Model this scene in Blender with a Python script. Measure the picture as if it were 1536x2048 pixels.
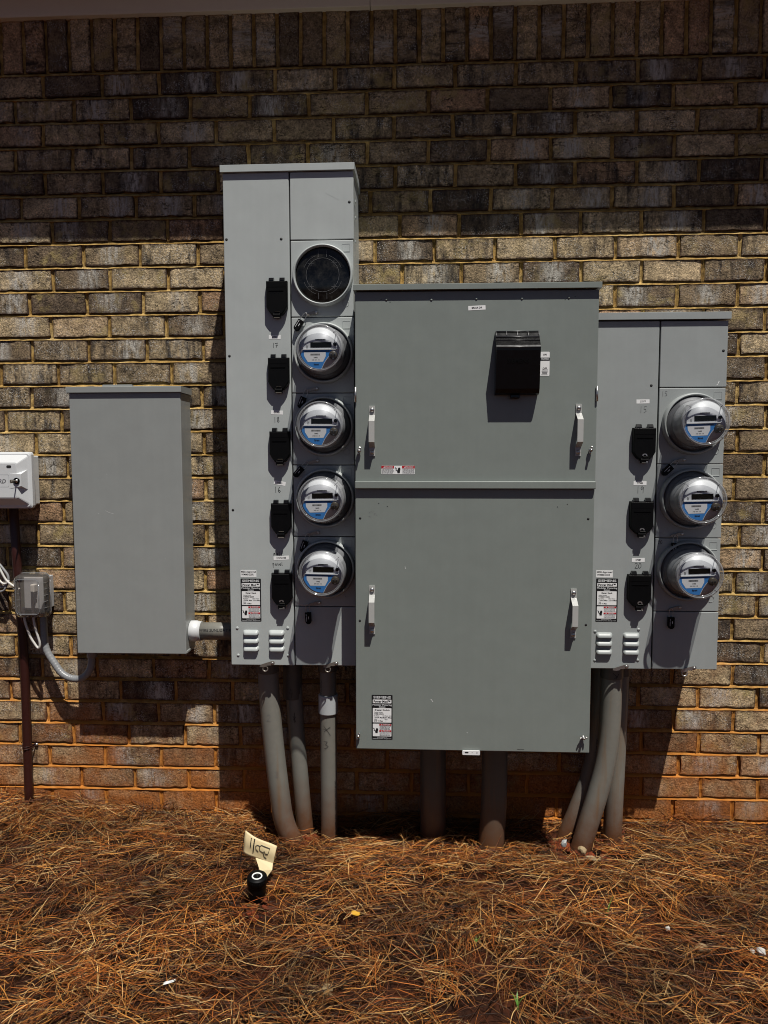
import bpy, bmesh, math, random
import numpy as np
from mathutils import Vector, Matrix
random.seed(7); rng = np.random.default_rng(11)
for o in list(bpy.data.objects): bpy.data.objects.remove(o)
S = bpy.context.scene
C = S.collection

# ------------------------------------------------------------------ camera
YAW, PITCH, ROLL = -0.04812, 0.07262, 0.00308
CAM = Vector((0.0, -2.5825, 1.3028))
def cam_axes():
    cy, sy, cp, sp = math.cos(YAW), math.sin(YAW), math.cos(PITCH), math.sin(PITCH)
    f = Vector((sy*cp, cy*cp, -sp)); r0 = Vector((cy, -sy, 0)); d0 = f.cross(r0)
    r = r0*math.cos(ROLL) + d0*math.sin(ROLL); d = -r0*math.sin(ROLL) + d0*math.cos(ROLL)
    return r, d, f
_r, _d, _f = cam_axes()
cd = bpy.data.cameras.new('camera'); cam = bpy.data.objects.new('camera', cd); C.objects.link(cam)
cd.sensor_fit = 'VERTICAL'; cd.sensor_height = 36.0; cd.sensor_width = 27.0
cd.lens = 1480/2048*36.0; cd.clip_start = 0.02; cd.clip_end = 2000
m = Matrix((_r, -_d, -_f)).transposed().to_4x4(); m.translation = CAM
cam.matrix_world = m
S.camera = cam
S.render.resolution_x, S.render.resolution_y = 768, 1024

# ------------------------------------------------------------------ light
TH, TV = 0.50, 2.57                                   # shadow shift per metre of depth
SUN = Vector((TH, -1.0, TV)).normalized()             # towards the sun
w = bpy.data.worlds.new('World'); S.world = w; w.use_nodes = True
nt = w.node_tree
sky = nt.nodes.new('ShaderNodeTexSky'); sky.sky_type = 'NISHITA'; sky.sun_disc = False
sky.sun_elevation = math.asin(SUN.z); sky.sun_rotation = math.atan2(SUN.x, SUN.y)
bgn = nt.nodes['Background']; bgn.inputs[1].default_value = 0.05
sky.air_density = 0.34; sky.dust_density = 0.6; sky.ozone_density = 0.35
nt.links.new(sky.outputs[0], bgn.inputs[0])
sd = bpy.data.lights.new('sun', 'SUN'); sd.energy = 5.0; sd.angle = math.radians(0.53); sd.color = (1.0, 0.965, 0.905)
so = bpy.data.objects.new('sun', sd); C.objects.link(so); so.location = (2, -4, 8)
so.rotation_euler = SUN.to_track_quat('Z', 'Y').to_euler()
S.view_settings.view_transform = 'Standard'; S.view_settings.look = 'None'
S.view_settings.exposure = 0.0; S.view_settings.gamma = 1.0; S.view_settings.use_curve_mapping = False
S.render.engine = 'CYCLES'
S.cycles.filter_width = 1.0; S.cycles.max_bounces = 8; S.cycles.diffuse_bounces = 2; S.cycles.transparent_max_bounces = 16; S.cycles.caustics_reflective = False

# ------------------------------------------------------------------ materials
class NT:
    def __init__(s, name):
        s.m = bpy.data.materials.new(name); s.m.use_nodes = True; s.t = s.m.node_tree
        s.b = s.t.nodes['Principled BSDF']; s.out = s.t.nodes['Material Output']
    def n(s, kind, **kw):
        x = s.t.nodes.new('ShaderNode'+kind)
        for k, v in kw.items():
            if k.startswith('i_'): x.inputs[k[2:].replace('_', ' ')].default_value = v
            elif k.startswith('x'): x.inputs[int(k[1:])].default_value = v
            else: setattr(x, k, v)
        return x
    def l(s, a, b): s.t.links.new(a, b)
    def math(s, op, a, b=None, clamp=False):
        x = s.n('Math', operation=op, use_clamp=clamp)
        for i, v in enumerate((a, b)):
            if v is None: continue
            if isinstance(v, (int, float)): x.inputs[i].default_value = v
            else: s.l(v, x.inputs[i])
        return x.outputs[0]
    def vmath(s, op, a, b):
        x = s.n('VectorMath', operation=op)
        for i, v in enumerate((a, b)):
            if isinstance(v, tuple): x.inputs[i].default_value = v
            else: s.l(v, x.inputs[i])
        return x.outputs[0]
    def noise(s, vec, scale, detail=3, rough=0.55):
        x = s.n('TexNoise'); x.inputs['Scale'].default_value = scale; x.inputs['Detail'].default_value = detail
        x.inputs['Roughness'].default_value = rough
        if vec is not None: s.l(vec, x.inputs['Vector'])
        return x.outputs['Fac']
    def ramp(s, fac, stops):
        x = s.n('ValToRGB'); e = x.color_ramp.elements
        while len(e) < len(stops): e.new(0.5)
        for el, (p, c) in zip(e, stops):
            el.position = p; el.color = (*c, 1) if isinstance(c, tuple) else (c, c, c, 1)
        s.l(fac, x.inputs[0]); return x.outputs[0]
    def mix(s, fac, a, b, mode='MIX'):
        x = s.n('Mix', data_type='RGBA', blend_type=mode)
        for i, v in ((0, fac), (6, a), (7, b)):
            if isinstance(v, (int, float)): x.inputs[i].default_value = v
            elif isinstance(v, tuple): x.inputs[i].default_value = (*v, 1)
            else: s.l(v, x.inputs[i])
        return x.outputs[2]
    def bump(s, h, strength, dist):
        x = s.n('Bump'); x.inputs['Strength'].default_value = strength; x.inputs['Distance'].default_value = dist
        s.l(h, x.inputs['Height']); s.l(x.outputs[0], s.b.inputs['Normal'])
    def base(s, c):
        if isinstance(c, tuple): s.b.inputs['Base Color'].default_value = (*c, 1)
        else: s.l(c, s.b.inputs['Base Color'])
    def set(s, rough=0.5, metal=0.0, spec=0.5):
        s.b.inputs['Roughness'].default_value = rough; s.b.inputs['Metallic'].default_value = metal
        s.b.inputs['Specular IOR Level'].default_value = spec
        return s

def paint(name, col, rough=0.45, var=0.06, metal=0.0, spec=0.5, bump=0.15, bscale=900, dirt=0.0, scratch=False, clay=False):
    k = NT(name); k.set(rough, metal, spec)
    g = k.n('NewGeometry').outputs['Position']
    n1 = k.noise(g, 2.3, 4); n2 = k.noise(g, 60, 3)
    f = k.math('ADD', k.math('MULTIPLY', k.math('SUBTRACT', n1, 0.5), 2*var), k.math('MULTIPLY', k.math('SUBTRACT', n2, 0.5), var))
    f = k.math('ADD', f, 1.0)
    c = k.mix(1.0, col, f, 'MULTIPLY')
    if dirt:
        st = k.vmath('MULTIPLY', g, (30, 30, 2.0))
        n3 = k.noise(st, 1.0, 4, 0.6)
        fd = k.math('MULTIPLY', k.ramp(n3, [(0.55, 0.0), (0.8, 1.0)]), dirt)
        c = k.mix(fd, c, (0.20, 0.12, 0.06))
    if clay:                                            # red mud dried on near the ground
        wz = k.n('SeparateXYZ'); k.l(g, wz.inputs[0])
        h = k.math('ADD', wz.outputs[2], k.math('MULTIPLY', k.math('SUBTRACT', k.noise(g, 30, 4, 0.7), 0.5), -0.16))
        c = k.mix(k.ramp(h, [(0.02, 0.95), (0.11, 0.50), (0.22, 0.0)]), c, (0.12, 0.048, 0.020))
    if scratch:
        v = k.n('TexVoronoi', feature='DISTANCE_TO_EDGE'); v.inputs['Scale'].default_value = 7
        k.l(k.vmath('ADD', g, (3.1, 0, 1.7)), v.inputs['Vector'])
        line = k.ramp(v.outputs['Distance'], [(0.0, 1.0), (0.004, 0.0)])
        msk = k.ramp(k.noise(g, 9, 2), [(0.70, 0.0), (0.74, 0.35)])
        c = k.mix(k.math('MULTIPLY', line, msk), c, (0.7, 0.7, 0.68))
    k.base(c)
    rr = k.math('ADD', k.math('MULTIPLY', k.math('SUBTRACT', n2, 0.5), 0.14), rough)
    k.l(rr, k.b.inputs['Roughness'])
    if bump: k.bump(k.noise(g, bscale, 2), bump, 0.0004)
    if scratch:                                         # oil-canned sheet, faint rain streaks and dust
        b2 = k.n('Bump'); b2.inputs['Strength'].default_value = 0.5; b2.inputs['Distance'].default_value = 0.006
        k.l(k.noise(g, 4.5, 2), b2.inputs['Height'])
        bn = k.b.inputs['Normal'].links[0].from_node; k.l(b2.outputs[0], bn.inputs['Normal'])
        stv = k.noise(k.vmath('MULTIPLY', g, (38, 38, 1.6)), 1.0, 4, 0.6)
        dst = k.noise(g, 14, 5, 0.7)
        f2 = k.math('ADD', k.math('MULTIPLY', k.math('SUBTRACT', stv, 0.5), 0.10), k.math('MULTIPLY', k.math('SUBTRACT', dst, 0.5), 0.12))
        k.base(k.mix(1.0, c, k.math('ADD', f2, 1.0), 'MULTIPLY'))
    return k.m

M = {}
M['stack'] = paint('grey_enamel_lit', (0.430, 0.458, 0.448), 0.42, 0.035, scratch=True)  # lit copy of the enamel that both meter cabinets share
M['stack_r'] = paint('grey_enamel_dimmed', (0.330, 0.351, 0.344), 0.42, 0.035, scratch=True)  # same enamel as the left cabinet; dimmer light here is put into the colour
M['panel'] = paint('grey_green_enamel', (0.214, 0.238, 0.219), 0.40, 0.05, scratch=True)
M['cabinet'] = paint('grey_enamel_cabinet', (0.292, 0.305, 0.294), 0.38, 0.04, scratch=True)
M['gap'] = paint('dark_gap', (0.012, 0.012, 0.012), 0.7, 0)
M['black'] = paint('black_plastic', (0.0025, 0.0025, 0.0028), 0.5, 0.2, spec=0.12, bump=0.2, bscale=500)
M['blackgloss'] = paint('black_gloss_plastic', (0.003, 0.003, 0.0035), 0.2, 0.2, spec=0.28, bump=0.0)
M['ribgloss'] = paint('black_gloss_edge', (0.030, 0.030, 0.032), 0.36, 0.2, spec=1.0, bump=0.0)
M['steel'] = paint('zinc_steel', (0.55, 0.54, 0.52), 0.32, 0.12, metal=0.9)
M['steeldull'] = paint('dull_steel', (0.30, 0.27, 0.235), 0.45, 0.15, metal=0.7)
M['handle'] = paint('handle_steel', (0.44, 0.44, 0.42), 0.32, 0.08)
M['white'] = paint('white_label', (0.86, 0.86, 0.85), 0.5, 0.03)
M['offwhite'] = paint('offwhite_print', (0.62, 0.63, 0.63), 0.5, 0.03)
M['ink'] = paint('black_ink', (0.008, 0.008, 0.009), 0.5, 0.0)
M['greyink'] = paint('grey_ink', (0.16, 0.16, 0.165), 0.5, 0.0)
M['faintink'] = paint('faded_marker', (0.12, 0.12, 0.118), 0.5, 0.3)
M['red'] = paint('red_print', (0.48, 0.012, 0.02), 0.45, 0.05)
M['blue'] = paint('blue_print', (0.055, 0.26, 0.66), 0.45, 0.04)
M['lcd'] = paint('lcd_glass', (0.007, 0.0065, 0.004), 0.3, 0.05, spec=0.2)
M['mwhite'] = paint('white_meter_label', (0.90, 0.90, 0.89), 0.5, 0.02)
M['mplate'] = paint('pale_meter_plate', (0.74, 0.75, 0.76), 0.45, 0.03)
M['housing'] = paint('grey_plastic_housing', (0.40, 0.405, 0.41), 0.4, 0.08)
M['faceplate'] = paint('silver_faceplate', (0.60, 0.61, 0.62), 0.42, 0.05)
M['port'] = paint('brown_grey_port', (0.075, 0.062, 0.045), 0.35, 0.1)
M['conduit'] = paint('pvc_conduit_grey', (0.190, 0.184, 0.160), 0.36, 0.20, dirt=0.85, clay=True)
M['conduit_dk'] = paint('pvc_conduit_darkened', (0.095, 0.088, 0.074), 0.4, 0.16, dirt=0.6, clay=True)  # conduit grey darkened in colour to deepen the shade under the cabinets
M['coupling'] = paint('pvc_coupling', (0.46, 0.48, 0.49), 0.3, 0.08)
M['connector'] = paint('pvc_connector_pale', (0.62, 0.63, 0.635), 0.35, 0.05)
M['whitebox'] = paint('white_plastic_box', (0.66, 0.675, 0.68), 0.36, 0.04)
M['greybox'] = paint('grey_metal_box', (0.46, 0.475, 0.49), 0.45, 0.06)
M['redpipe'] = paint('maroon_painted_pipe', (0.036, 0.0085, 0.006), 0.42, 0.2)
M['cord'] = paint('white_cord', (0.60, 0.58, 0.54), 0.45, 0.06)
M['greycable'] = paint('grey_cable', (0.25, 0.25, 0.255), 0.45, 0.06)
M['flex'] = paint('grey_liquidtight', (0.23, 0.235, 0.24), 0.3, 0.08)
M['frieze'] = paint('painted_trim', (0.76, 0.71, 0.59), 0.55, 0.06, bump=0.3, bscale=120)
M['flag'] = paint('cream_flag_vinyl', (0.66, 0.53, 0.30), 0.55, 0.08)
M['stone'] = paint('pale_stone', (0.30, 0.22, 0.12), 0.8, 0.3, bump=0.8, bscale=220)
M['stonewhite'] = paint('chalky_stone', (0.50, 0.48, 0.44), 0.85, 0.25, bump=0.8, bscale=220)
M['greystone'] = paint('grey_stone', (0.36, 0.37, 0.36), 0.8, 0.25, bump=0.8, bscale=220)
M['yellow'] = paint('yellow_leaf', (0.62, 0.34, 0.03), 0.6, 0.25)
M['grass'] = paint('green_blade', (0.10, 0.22, 0.035), 0.5, 0.25)
M['whitering'] = paint('white_ring', (0.75, 0.75, 0.72), 0.45, 0.03)

def glass(name, tint, gloss=1.0, rough=0.03, ior=1.46, body=0.0, bodycol=(0.5, 0.5, 0.5)):
    k = NT(name); tr = k.n('BsdfTransparent'); tr.inputs[0].default_value = (*tint, 1)
    gl = k.n('BsdfGlossy'); gl.inputs['Roughness'].default_value = rough; gl.inputs[0].default_value = (0.95, 0.95, 0.95, 1)
    fr = k.n('Fresnel'); fr.inputs[0].default_value = ior
    g = k.n('NewGeometry').outputs['Position']
    bm = k.n('Bump'); bm.inputs['Strength'].default_value = 0.12; bm.inputs['Distance'].default_value = 0.0008
    k.l(k.noise(g, 90, 2), bm.inputs['Height']); k.l(bm.outputs[0], gl.inputs['Normal'])
    f = k.math('MULTIPLY', fr.outputs[0], gloss, True)
    src = tr.outputs[0]
    if body:
        df = k.n('BsdfDiffuse'); df.inputs[0].default_value = (*bodycol, 1)
        mx0 = k.n('MixShader'); mx0.inputs[0].default_value = body
        k.l(tr.outputs[0], mx0.inputs[1]); k.l(df.outputs[0], mx0.inputs[2]); src = mx0.outputs[0]
    mx = k.n('MixShader'); k.l(f, mx.inputs[0]); k.l(src, mx.inputs[1]); k.l(gl.outputs[0], mx.inputs[2])
    k.l(mx.outputs[0], k.out.inputs[0]); return k.m
M['dome'] = glass('clear_meter_dome', (0.95, 0.96, 0.97), 0.42)
M['domerim'] = glass('clear_dome_rim', (0.80, 0.81, 0.83), 1.6, 0.07, body=0.20, bodycol=(0.72, 0.73, 0.74))
M['smoky'] = glass('smoky_clear_cover', (0.90, 0.87, 0.85), 1.6, 0.06, body=0.10, bodycol=(0.62, 0.58, 0.55))
def window_material():
    k = NT('dark_clear_window'); k.set(0.12, 0, 0.45)
    g = k.n('NewGeometry').outputs['Position']
    c = k.ramp(k.noise(g, 34, 5, 0.7), [(0.42, (0.003, 0.003, 0.003)), (0.62, (0.018, 0.017, 0.015)), (0.80, (0.09, 0.085, 0.075))])  # mottled colour stands in for reflections and for parts behind the glass
    k.base(c); return k.m
M['darkglass'] = window_material()

def brick_material(name, stuff):
    k = NT(name); k.set(0.85, 0, 0.25)
    if stuff:
        a = k.n('Attribute', attribute_name='rnd'); R = a.outputs['Fac']
        a2 = k.n('Attribute', attribute_name='loc'); L = a2.outputs['Vector']
    else:
        R = k.n('ObjectInfo').outputs['Random']; L = k.n('TexCoord').outputs['Object']
    off = k.n('CombineXYZ')
    for i, q in enumerate((91.0, 53.0, 37.0)): k.l(k.math('MULTIPLY', R, q), off.inputs[i])
    P = k.vmath('ADD', L, off.outputs[0])
    W = k.n('NewGeometry').outputs['Position']
    def rnd(q): return k.math('FRACT', k.math('MULTIPLY', R, q))
    r1, r2, r3, r4 = rnd(7.13), rnd(23.7), rnd(61.3), rnd(137.9)
    base = k.ramp(r1, [(0.0, (0.105, 0.074, 0.050)), (0.25, (0.235, 0.170, 0.102)), (0.60, (0.375, 0.282, 0.165)), (0.85, (0.480, 0.370, 0.222)), (1.0, (0.345, 0.205, 0.115))])
    mid = k.noise(P, 26, 4, 0.6); fine = k.noise(P, 420, 3, 0.7); grain = k.noise(P, 150, 4, 0.75)
    c = k.mix(0.85, base, k.ramp(mid, [(0.28, 0.42), (0.7, 1.6)]), 'MULTIPLY')
    c = k.mix(0.95, c, k.ramp(grain, [(0.30, 0.22), (0.72, 1.95)]), 'MULTIPLY')
    c = k.mix(0.75, c, k.ramp(fine, [(0.3, 0.45), (0.7, 1.6)]), 'MULTIPLY')
    # charcoal smudges in vertical drags
    st = k.vmath('MULTIPLY', P, (42, 10, 9))
    sm = k.ramp(k.noise(st, 1.0, 4, 0.65), [(0.44, 0.0), (0.66, 1.0)])
    c = k.mix(k.math('MULTIPLY', sm, k.ramp(r2, [(0.30, 0.0), (0.70, 0.92)])), c, (0.026, 0.022, 0.022))
    # buff sandy smears
    sm2 = k.ramp(k.noise(P, 17, 4, 0.65), [(0.52, 0.0), (0.66, 0.8)])
    c = k.mix(k.math('MULTIPLY', sm2, k.ramp(r4, [(0.40, 0.1), (0.8, 0.9)])), c, (0.44, 0.335, 0.135))
    # pale lime drag in the middle of some bricks
    sx = k.n('SeparateXYZ'); k.l(L, sx.inputs[0])
    xo = k.math('ADD', sx.outputs[0], k.math('MULTIPLY', k.math('SUBTRACT', r4, 0.5), 0.09))
    cen = k.ramp(k.math('ABSOLUTE', xo), [(0.012, 1.0), (0.052, 0.0)])
    st2 = k.vmath('MULTIPLY', P, (95, 20, 22))
    lim = k.ramp(k.noise(st2, 1.0, 4, 0.7), [(0.38, 0.0), (0.62, 1.0)])
    fl = k.math('MULTIPLY', k.math('MULTIPLY', cen, lim), k.ramp(r3, [(0.52, 0.0), (0.72, 0.95)]))
    c = k.mix(fl, c, (0.60, 0.565, 0.50))
    # white specks
    v = k.n('TexVoronoi'); v.inputs['Scale'].default_value = 240; k.l(k.vmath('ADD', P, k.vmath('MULTIPLY', k.n('TexNoise', i_Scale=300.0).outputs['Color'], (0.004, 0.004, 0.004))), v.inputs['Vector'])
    spk = k.ramp(v.outputs['Distance'], [(0.20, 1.0), (0.33, 0.0)])
    where = k.ramp(k.noise(P, 20, 3, 0.6), [(0.47, 0.0), (0.57, 1.0)])
    c = k.mix(k.math('MULTIPLY', k.math('MULTIPLY', spk, where), k.ramp(r2, [(0.10, 0.10), (0.45, 1.0)])), c, (0.72, 0.70, 0.66))
    # hairline cracks and drag marks
    nc = k.noise(k.vmath('MULTIPLY', P, (16, 16, 40)), 1.0, 3, 0.6)
    crack = k.ramp(k.math('ABSOLUTE', k.math('SUBTRACT', nc, 0.5)), [(0.004, 1.0), (0.016, 0.0)])
    crack = k.math('MULTIPLY', crack, k.ramp(k.noise(P, 12, 2), [(0.50, 0.0), (0.60, 1.0)]))
    c = k.mix(k.math('MULTIPLY', crack, 0.8), c, (0.03, 0.022, 0.015))
    # burnt maroon edges
    az = k.math('ABSOLUTE', sx.outputs[2]); ax = k.math('ABSOLUTE', sx.outputs[0])
    ed = k.math('MAXIMUM', k.math('SUBTRACT', az, 0.0275), k.math('SUBTRACT', ax, 0.088))
    ed = k.math('ADD', ed, k.math('MULTIPLY', k.math('SUBTRACT', k.noise(P, 85, 3, 0.6), 0.5), 0.020))
    c = k.mix(k.ramp(ed, [(0.10e-2, 0.0), (0.60e-2, 0.9)]), c, (0.050, 0.022, 0.015))
    # red clay splashed up from the ground
    wz = k.n('SeparateXYZ'); k.l(W, wz.inputs[0])
    h = k.math('ADD', wz.outputs[2], k.math('MULTIPLY', k.math('SUBTRACT', k.noise(W, 4.6, 5, 0.65), 0.5), -1.35))
    cl = k.ramp(h, [(0.0, 0.92), (0.12, 0.70), (0.32, 0.25), (0.58, 0.0)])
    c = k.mix(cl, c, k.mix(0.85, (0.42, 0.130, 0.022), k.ramp(grain, [(0.3, 0.35), (0.7, 1.5)]), 'MULTIPLY'))
    k.base(c)
    hh = k.math('ADD', k.math('SUBTRACT', k.math('MULTIPLY', grain, 1.0), k.math('MULTIPLY', crack, 0.7)), k.math('ADD', k.math('MULTIPLY', mid, 1.2), k.math('MULTIPLY', fine, 0.5)))
    k.bump(hh, 1.0, 0.0055)
    return k.m
M['brick'] = brick_material('rough_brick', False)
M['brick_s'] = brick_material('rough_brick_far', True)

def mortar_material():
    k = NT('sandy_mortar'); k.set(0.9, 0, 0.2)
    W = k.n('NewGeometry').outputs['Position']
    n1 = k.noise(W, 9, 4); n2 = k.noise(W, 300, 3, 0.7); n3 = k.noise(W, 45, 3)
    c = k.ramp(n1, [(0.3, (0.27, 0.155, 0.045)), (0.52, (0.41, 0.260, 0.080)), (0.72, (0.60, 0.43, 0.18))])
    c = k.mix(0.7, c, k.ramp(n2, [(0.25, 0.45), (0.7, 1.35)]), 'MULTIPLY')
    c = k.mix(0.85, c, k.ramp(n3, [(0.3, 0.45), (0.65, 1.25)]), 'MULTIPLY')
    wz = k.n('SeparateXYZ'); k.l(W, wz.inputs[0])
    h = k.math('ADD', wz.outputs[2], k.math('MULTIPLY', k.math('SUBTRACT', k.noise(W, 4.6, 5, 0.65), 0.5), -1.35))
    c = k.mix(k.ramp(h, [(0.0, 0.95), (0.25, 0.7), (0.75, 0.0)]), c, (0.50, 0.165, 0.022))
    k.base(c); k.bump(k.math('ADD', n2, n3), 0.7, 0.002); return k.m
M['mortar'] = mortar_material()

def soil_material():
    k = NT('red_clay_soil'); k.set(0.95, 0, 0.15)
    W = k.n('NewGeometry').outputs['Position']
    n1 = k.noise(W, 6, 5, 0.65); n2 = k.noise(W, 120, 4, 0.7)
    c = k.ramp(n1, [(0.3, (0.012, 0.006, 0.004)), (0.5, (0.034, 0.012, 0.006)), (0.72, (0.11, 0.030, 0.011))])
    c = k.mix(0.8, c, k.ramp(n2, [(0.25, 0.4), (0.7, 1.4)]), 'MULTIPLY')
    k.base(c); k.bump(n2, 0.9, 0.006); return k.m
M['soil'] = soil_material()
def clod_material():
    k = NT('wet_clay_clods'); k.set(0.85, 0, 0.2)
    W = k.n('NewGeometry').outputs['Position']
    c = k.ramp(k.noise(W, 60, 4, 0.7), [(0.3, (0.09, 0.018, 0.008)), (0.7, (0.28, 0.065, 0.022))])
    k.base(c); k.bump(k.noise(W, 260, 4, 0.7), 0.9, 0.003); return k.m
M['clod'] = clod_material()
def straw_material():
    k = NT('pine_straw'); k.set(0.5, 0, 0.35)
    a = k.n('Attribute', attribute_name='tint'); k.base(a.outputs['Color'])
    return k.m
M['straw'] = straw_material()

# ------------------------------------------------------------------ mesh helpers
class MB:
    """collects shapes; build() links them as ONE mesh object (verts given in world, or local to the parent's root)"""
    def __init__(s): s.v = []; s.f = []; s.sm = []
    def add(s, vs, fs, smooth=False):
        o = len(s.v); s.v += [tuple(p) for p in vs]; s.f += [tuple(i+o for i in f) for f in fs]; s.sm += [smooth]*len(fs); return s
    def box(s, x0, x1, y0, y1, z0, z1, bev=0.0, seg=2):
        bm = bmesh.new(); bmesh.ops.create_cube(bm, size=1.0)
        for v in bm.verts: v.co = Vector(((x0+x1)/2+v.co.x*(x1-x0), (y0+y1)/2+v.co.y*(y1-y0), (z0+z1)/2+v.co.z*(z1-z0)))
        if bev: bmesh.ops.bevel(bm, geom=bm.edges[:], offset=bev, segments=seg, profile=0.5, affect='EDGES')
        bm.verts.ensure_lookup_table(); bm.verts.index_update()
        s.add([v.co for v in bm.verts], [[v.index for v in f.verts] for f in bm.faces]); bm.free(); return s
    def prism(s, pts, y0, y1):                      # polygon in X,Z pushed along Y (y0 front, y1 back)
        n = len(pts); a = 0
        for i in range(n): a += pts[i][0]*pts[(i+1) % n][1]-pts[(i+1) % n][0]*pts[i][1]
        if a < 0: pts = pts[::-1]
        vs = [(x, y0, z) for x, z in pts]+[(x, y1, z) for x, z in pts]
        fs = [tuple(range(n)), tuple(range(2*n-1, n-1, -1))]+[(i, i+n, (i+1) % n+n, (i+1) % n) for i in range(n)]
        return s.add(vs, fs)
    def extr(s, prof, x0, x1, smooth=False):         # profile in Y,Z pushed along X
        n = len(prof); a = 0
        for i in range(n): a += prof[i][0]*prof[(i+1) % n][1]-prof[(i+1) % n][0]*prof[i][1]
        if a > 0: prof = prof[::-1]
        vs = [(x0, y, z) for y, z in prof]+[(x1, y, z) for y, z in prof]
        fs = [tuple(range(n)), tuple(range(2*n-1, n-1, -1))]+[(i, i+n, (i+1) % n+n, (i+1) % n) for i in range(n)]
        return s.add(vs, fs, smooth)
    def lathe(s, prof, c=(0, 0, 0), n=48, smooth=True):  # profile of (r, y) around the Y axis
        vs = []; fs = []
        for r, y in prof:
            for i in range(n):
                t = 2*math.pi*i/n; vs.append((c[0]+r*math.cos(t), c[1]+y, c[2]+r*math.sin(t)))
        for k in range(len(prof)-1):
            for i in range(n):
                j = (i+1) % n; fs.append((k*n+i, k*n+j, (k+1)*n+j, (k+1)*n+i))
        return s.add(vs, fs, smooth)
    def lathez(s, prof, c=(0, 0, 0), n=32, smooth=True, mat=None):
        vs = []; fs = []
        for r, z in prof:
            for i in range(n):
                t = 2*math.pi*i/n; p = Vector((r*math.cos(t), r*math.sin(t), z))
                if mat: p = mat @ p
                vs.append((c[0]+p.x, c[1]+p.y, c[2]+p.z))
        for k in range(len(prof)-1):
            for i in range(n):
                j = (i+1) % n; fs.append((k*n+i, k*n+j, (k+1)*n+j, (k+1)*n+i))
        return s.add(vs, fs, smooth)
    def disc(s, c, r, y, n=24):
        return s.add([(c[0]+r*math.cos(2*math.pi*i/n), y, c[1]+r*math.sin(2*math.pi*i/n)) for i in range(n)], [tuple(range(n))])
    def tube(s, pts, r, n=12, smooth=True, cap=True):
        pts = [Vector(p) for p in pts]; rs = r if isinstance(r, (list, tuple)) else [r]*len(pts)
        vs = []; fs = []; up = None
        for i, p in enumerate(pts):
            t = (pts[min(i+1, len(pts)-1)]-pts[max(i-1, 0)]).normalized()
            if up is None: up = t.orthogonal().normalized()
            up = (up-t*up.dot(t)).normalized(); b = t.cross(up)
            for k in range(n):
                a = 2*math.pi*k/n; vs.append(p+(up*math.cos(a)+b*math.sin(a))*rs[i])
        for i in range(len(pts)-1):
            for k in range(n):
                j = (k+1) % n; fs.append((i*n+k, i*n+j, (i+1)*n+j, (i+1)*n+k))
        s.add(vs, fs, smooth)
        if cap:
            o = len(s.v)-len(vs); s.f += [tuple(o+k for k in range(n-1, -1, -1)), tuple(o+(len(pts)-1)*n+k for k in range(n))]; s.sm += [False]*2
        return s
    def strokes(s, lines, wd, y, depth=0.0003):       # flat pen strokes in the X,Z plane
        for ln in lines:
            for (ax, az), (bx, bz) in zip(ln[:-1], ln[1:]):
                dx, dz = bx-ax, bz-az; L = math.hypot(dx, dz) or 1e-6; ux, uz = dx/L*wd*0.4, dz/L*wd*0.4; nx, nz = -dz/L*wd/2, dx/L*wd/2
                ax2, az2, bx2, bz2 = ax-ux, az-uz, bx+ux, bz+uz
                s.add([(ax2+nx, y, az2+nz), (ax2-nx, y, az2-nz), (bx2-nx, y, bz2-nz), (bx2+nx, y, bz2+nz)], [(0, 1, 2, 3)])
        return s
    def mesh(s, name, origin=(0, 0, 0)):
        me = bpy.data.meshes.new(name)
        me.from_pydata([(x-origin[0], y-origin[1], z-origin[2]) for x, y, z in s.v], [], s.f)
        me.polygons.foreach_set('use_smooth', s.sm); me.update(); return me
    def build(s, name, mat, parent=None, origin=None):
        root = parent
        while root is not None and root.parent is not None: root = root.parent
        org = origin if origin is not None else (tuple(root.location) if root is not None else (0, 0, 0))
        me = s.mesh(name, org); me.materials.append(M[mat] if isinstance(mat, str) else mat)
        o = bpy.data.objects.new(name, me); C.objects.link(o)
        if parent is not None: o.parent = parent
        return o
def tag(o, label=None, cat=None, group=None, kind=None):
    for k, v in (('label', label), ('category', cat), ('group', group), ('kind', kind)):
        if v: o[k] = v
    return o
def thing(name, label, cat, loc=(0, 0, 0), group=None):
    o = bpy.data.objects.new(name, None); C.objects.link(o); o.location = loc; o.empty_display_size = 0.05
    return tag(o, label, cat, group)
def single(mb, name, mat, label, cat, origin, group=None, kind=None):
    o = mb.build(name, mat, None, origin); o.location = origin
    return tag(o, label, cat, group, kind)
def copy_tree(o, parent=None):
    c = o.copy(); C.objects.link(c); c.parent = parent
    for ch in list(o.children): copy_tree(ch, c)
    return c
_tc = {}
def text_shape(body, size, bold=0.0, shear=0.0, align='CENTER'):
    key = (body, bold, shear, align)
    if key not in _tc:
        cu = bpy.data.curves.new('t', 'FONT'); cu.body = body; cu.size = 1.0; cu.align_x = align; cu.align_y = 'CENTER'
        cu.offset = bold; cu.shear = shear; cu.resolution_u = 2
        ob = bpy.data.objects.new('t', cu); C.objects.link(ob)
        dg = bpy.context.evaluated_depsgraph_get(); me = bpy.data.meshes.new_from_object(ob.evaluated_get(dg))
        _tc[key] = ([tuple(v.co[:2]) for v in me.vertices], [tuple(p.vertices) for p in me.polygons])
        bpy.data.objects.remove(ob); bpy.data.meshes.remove(me); bpy.data.curves.remove(cu)
    vs, fs = _tc[key]; return [(x*size, z*size) for x, z in vs], fs
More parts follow.
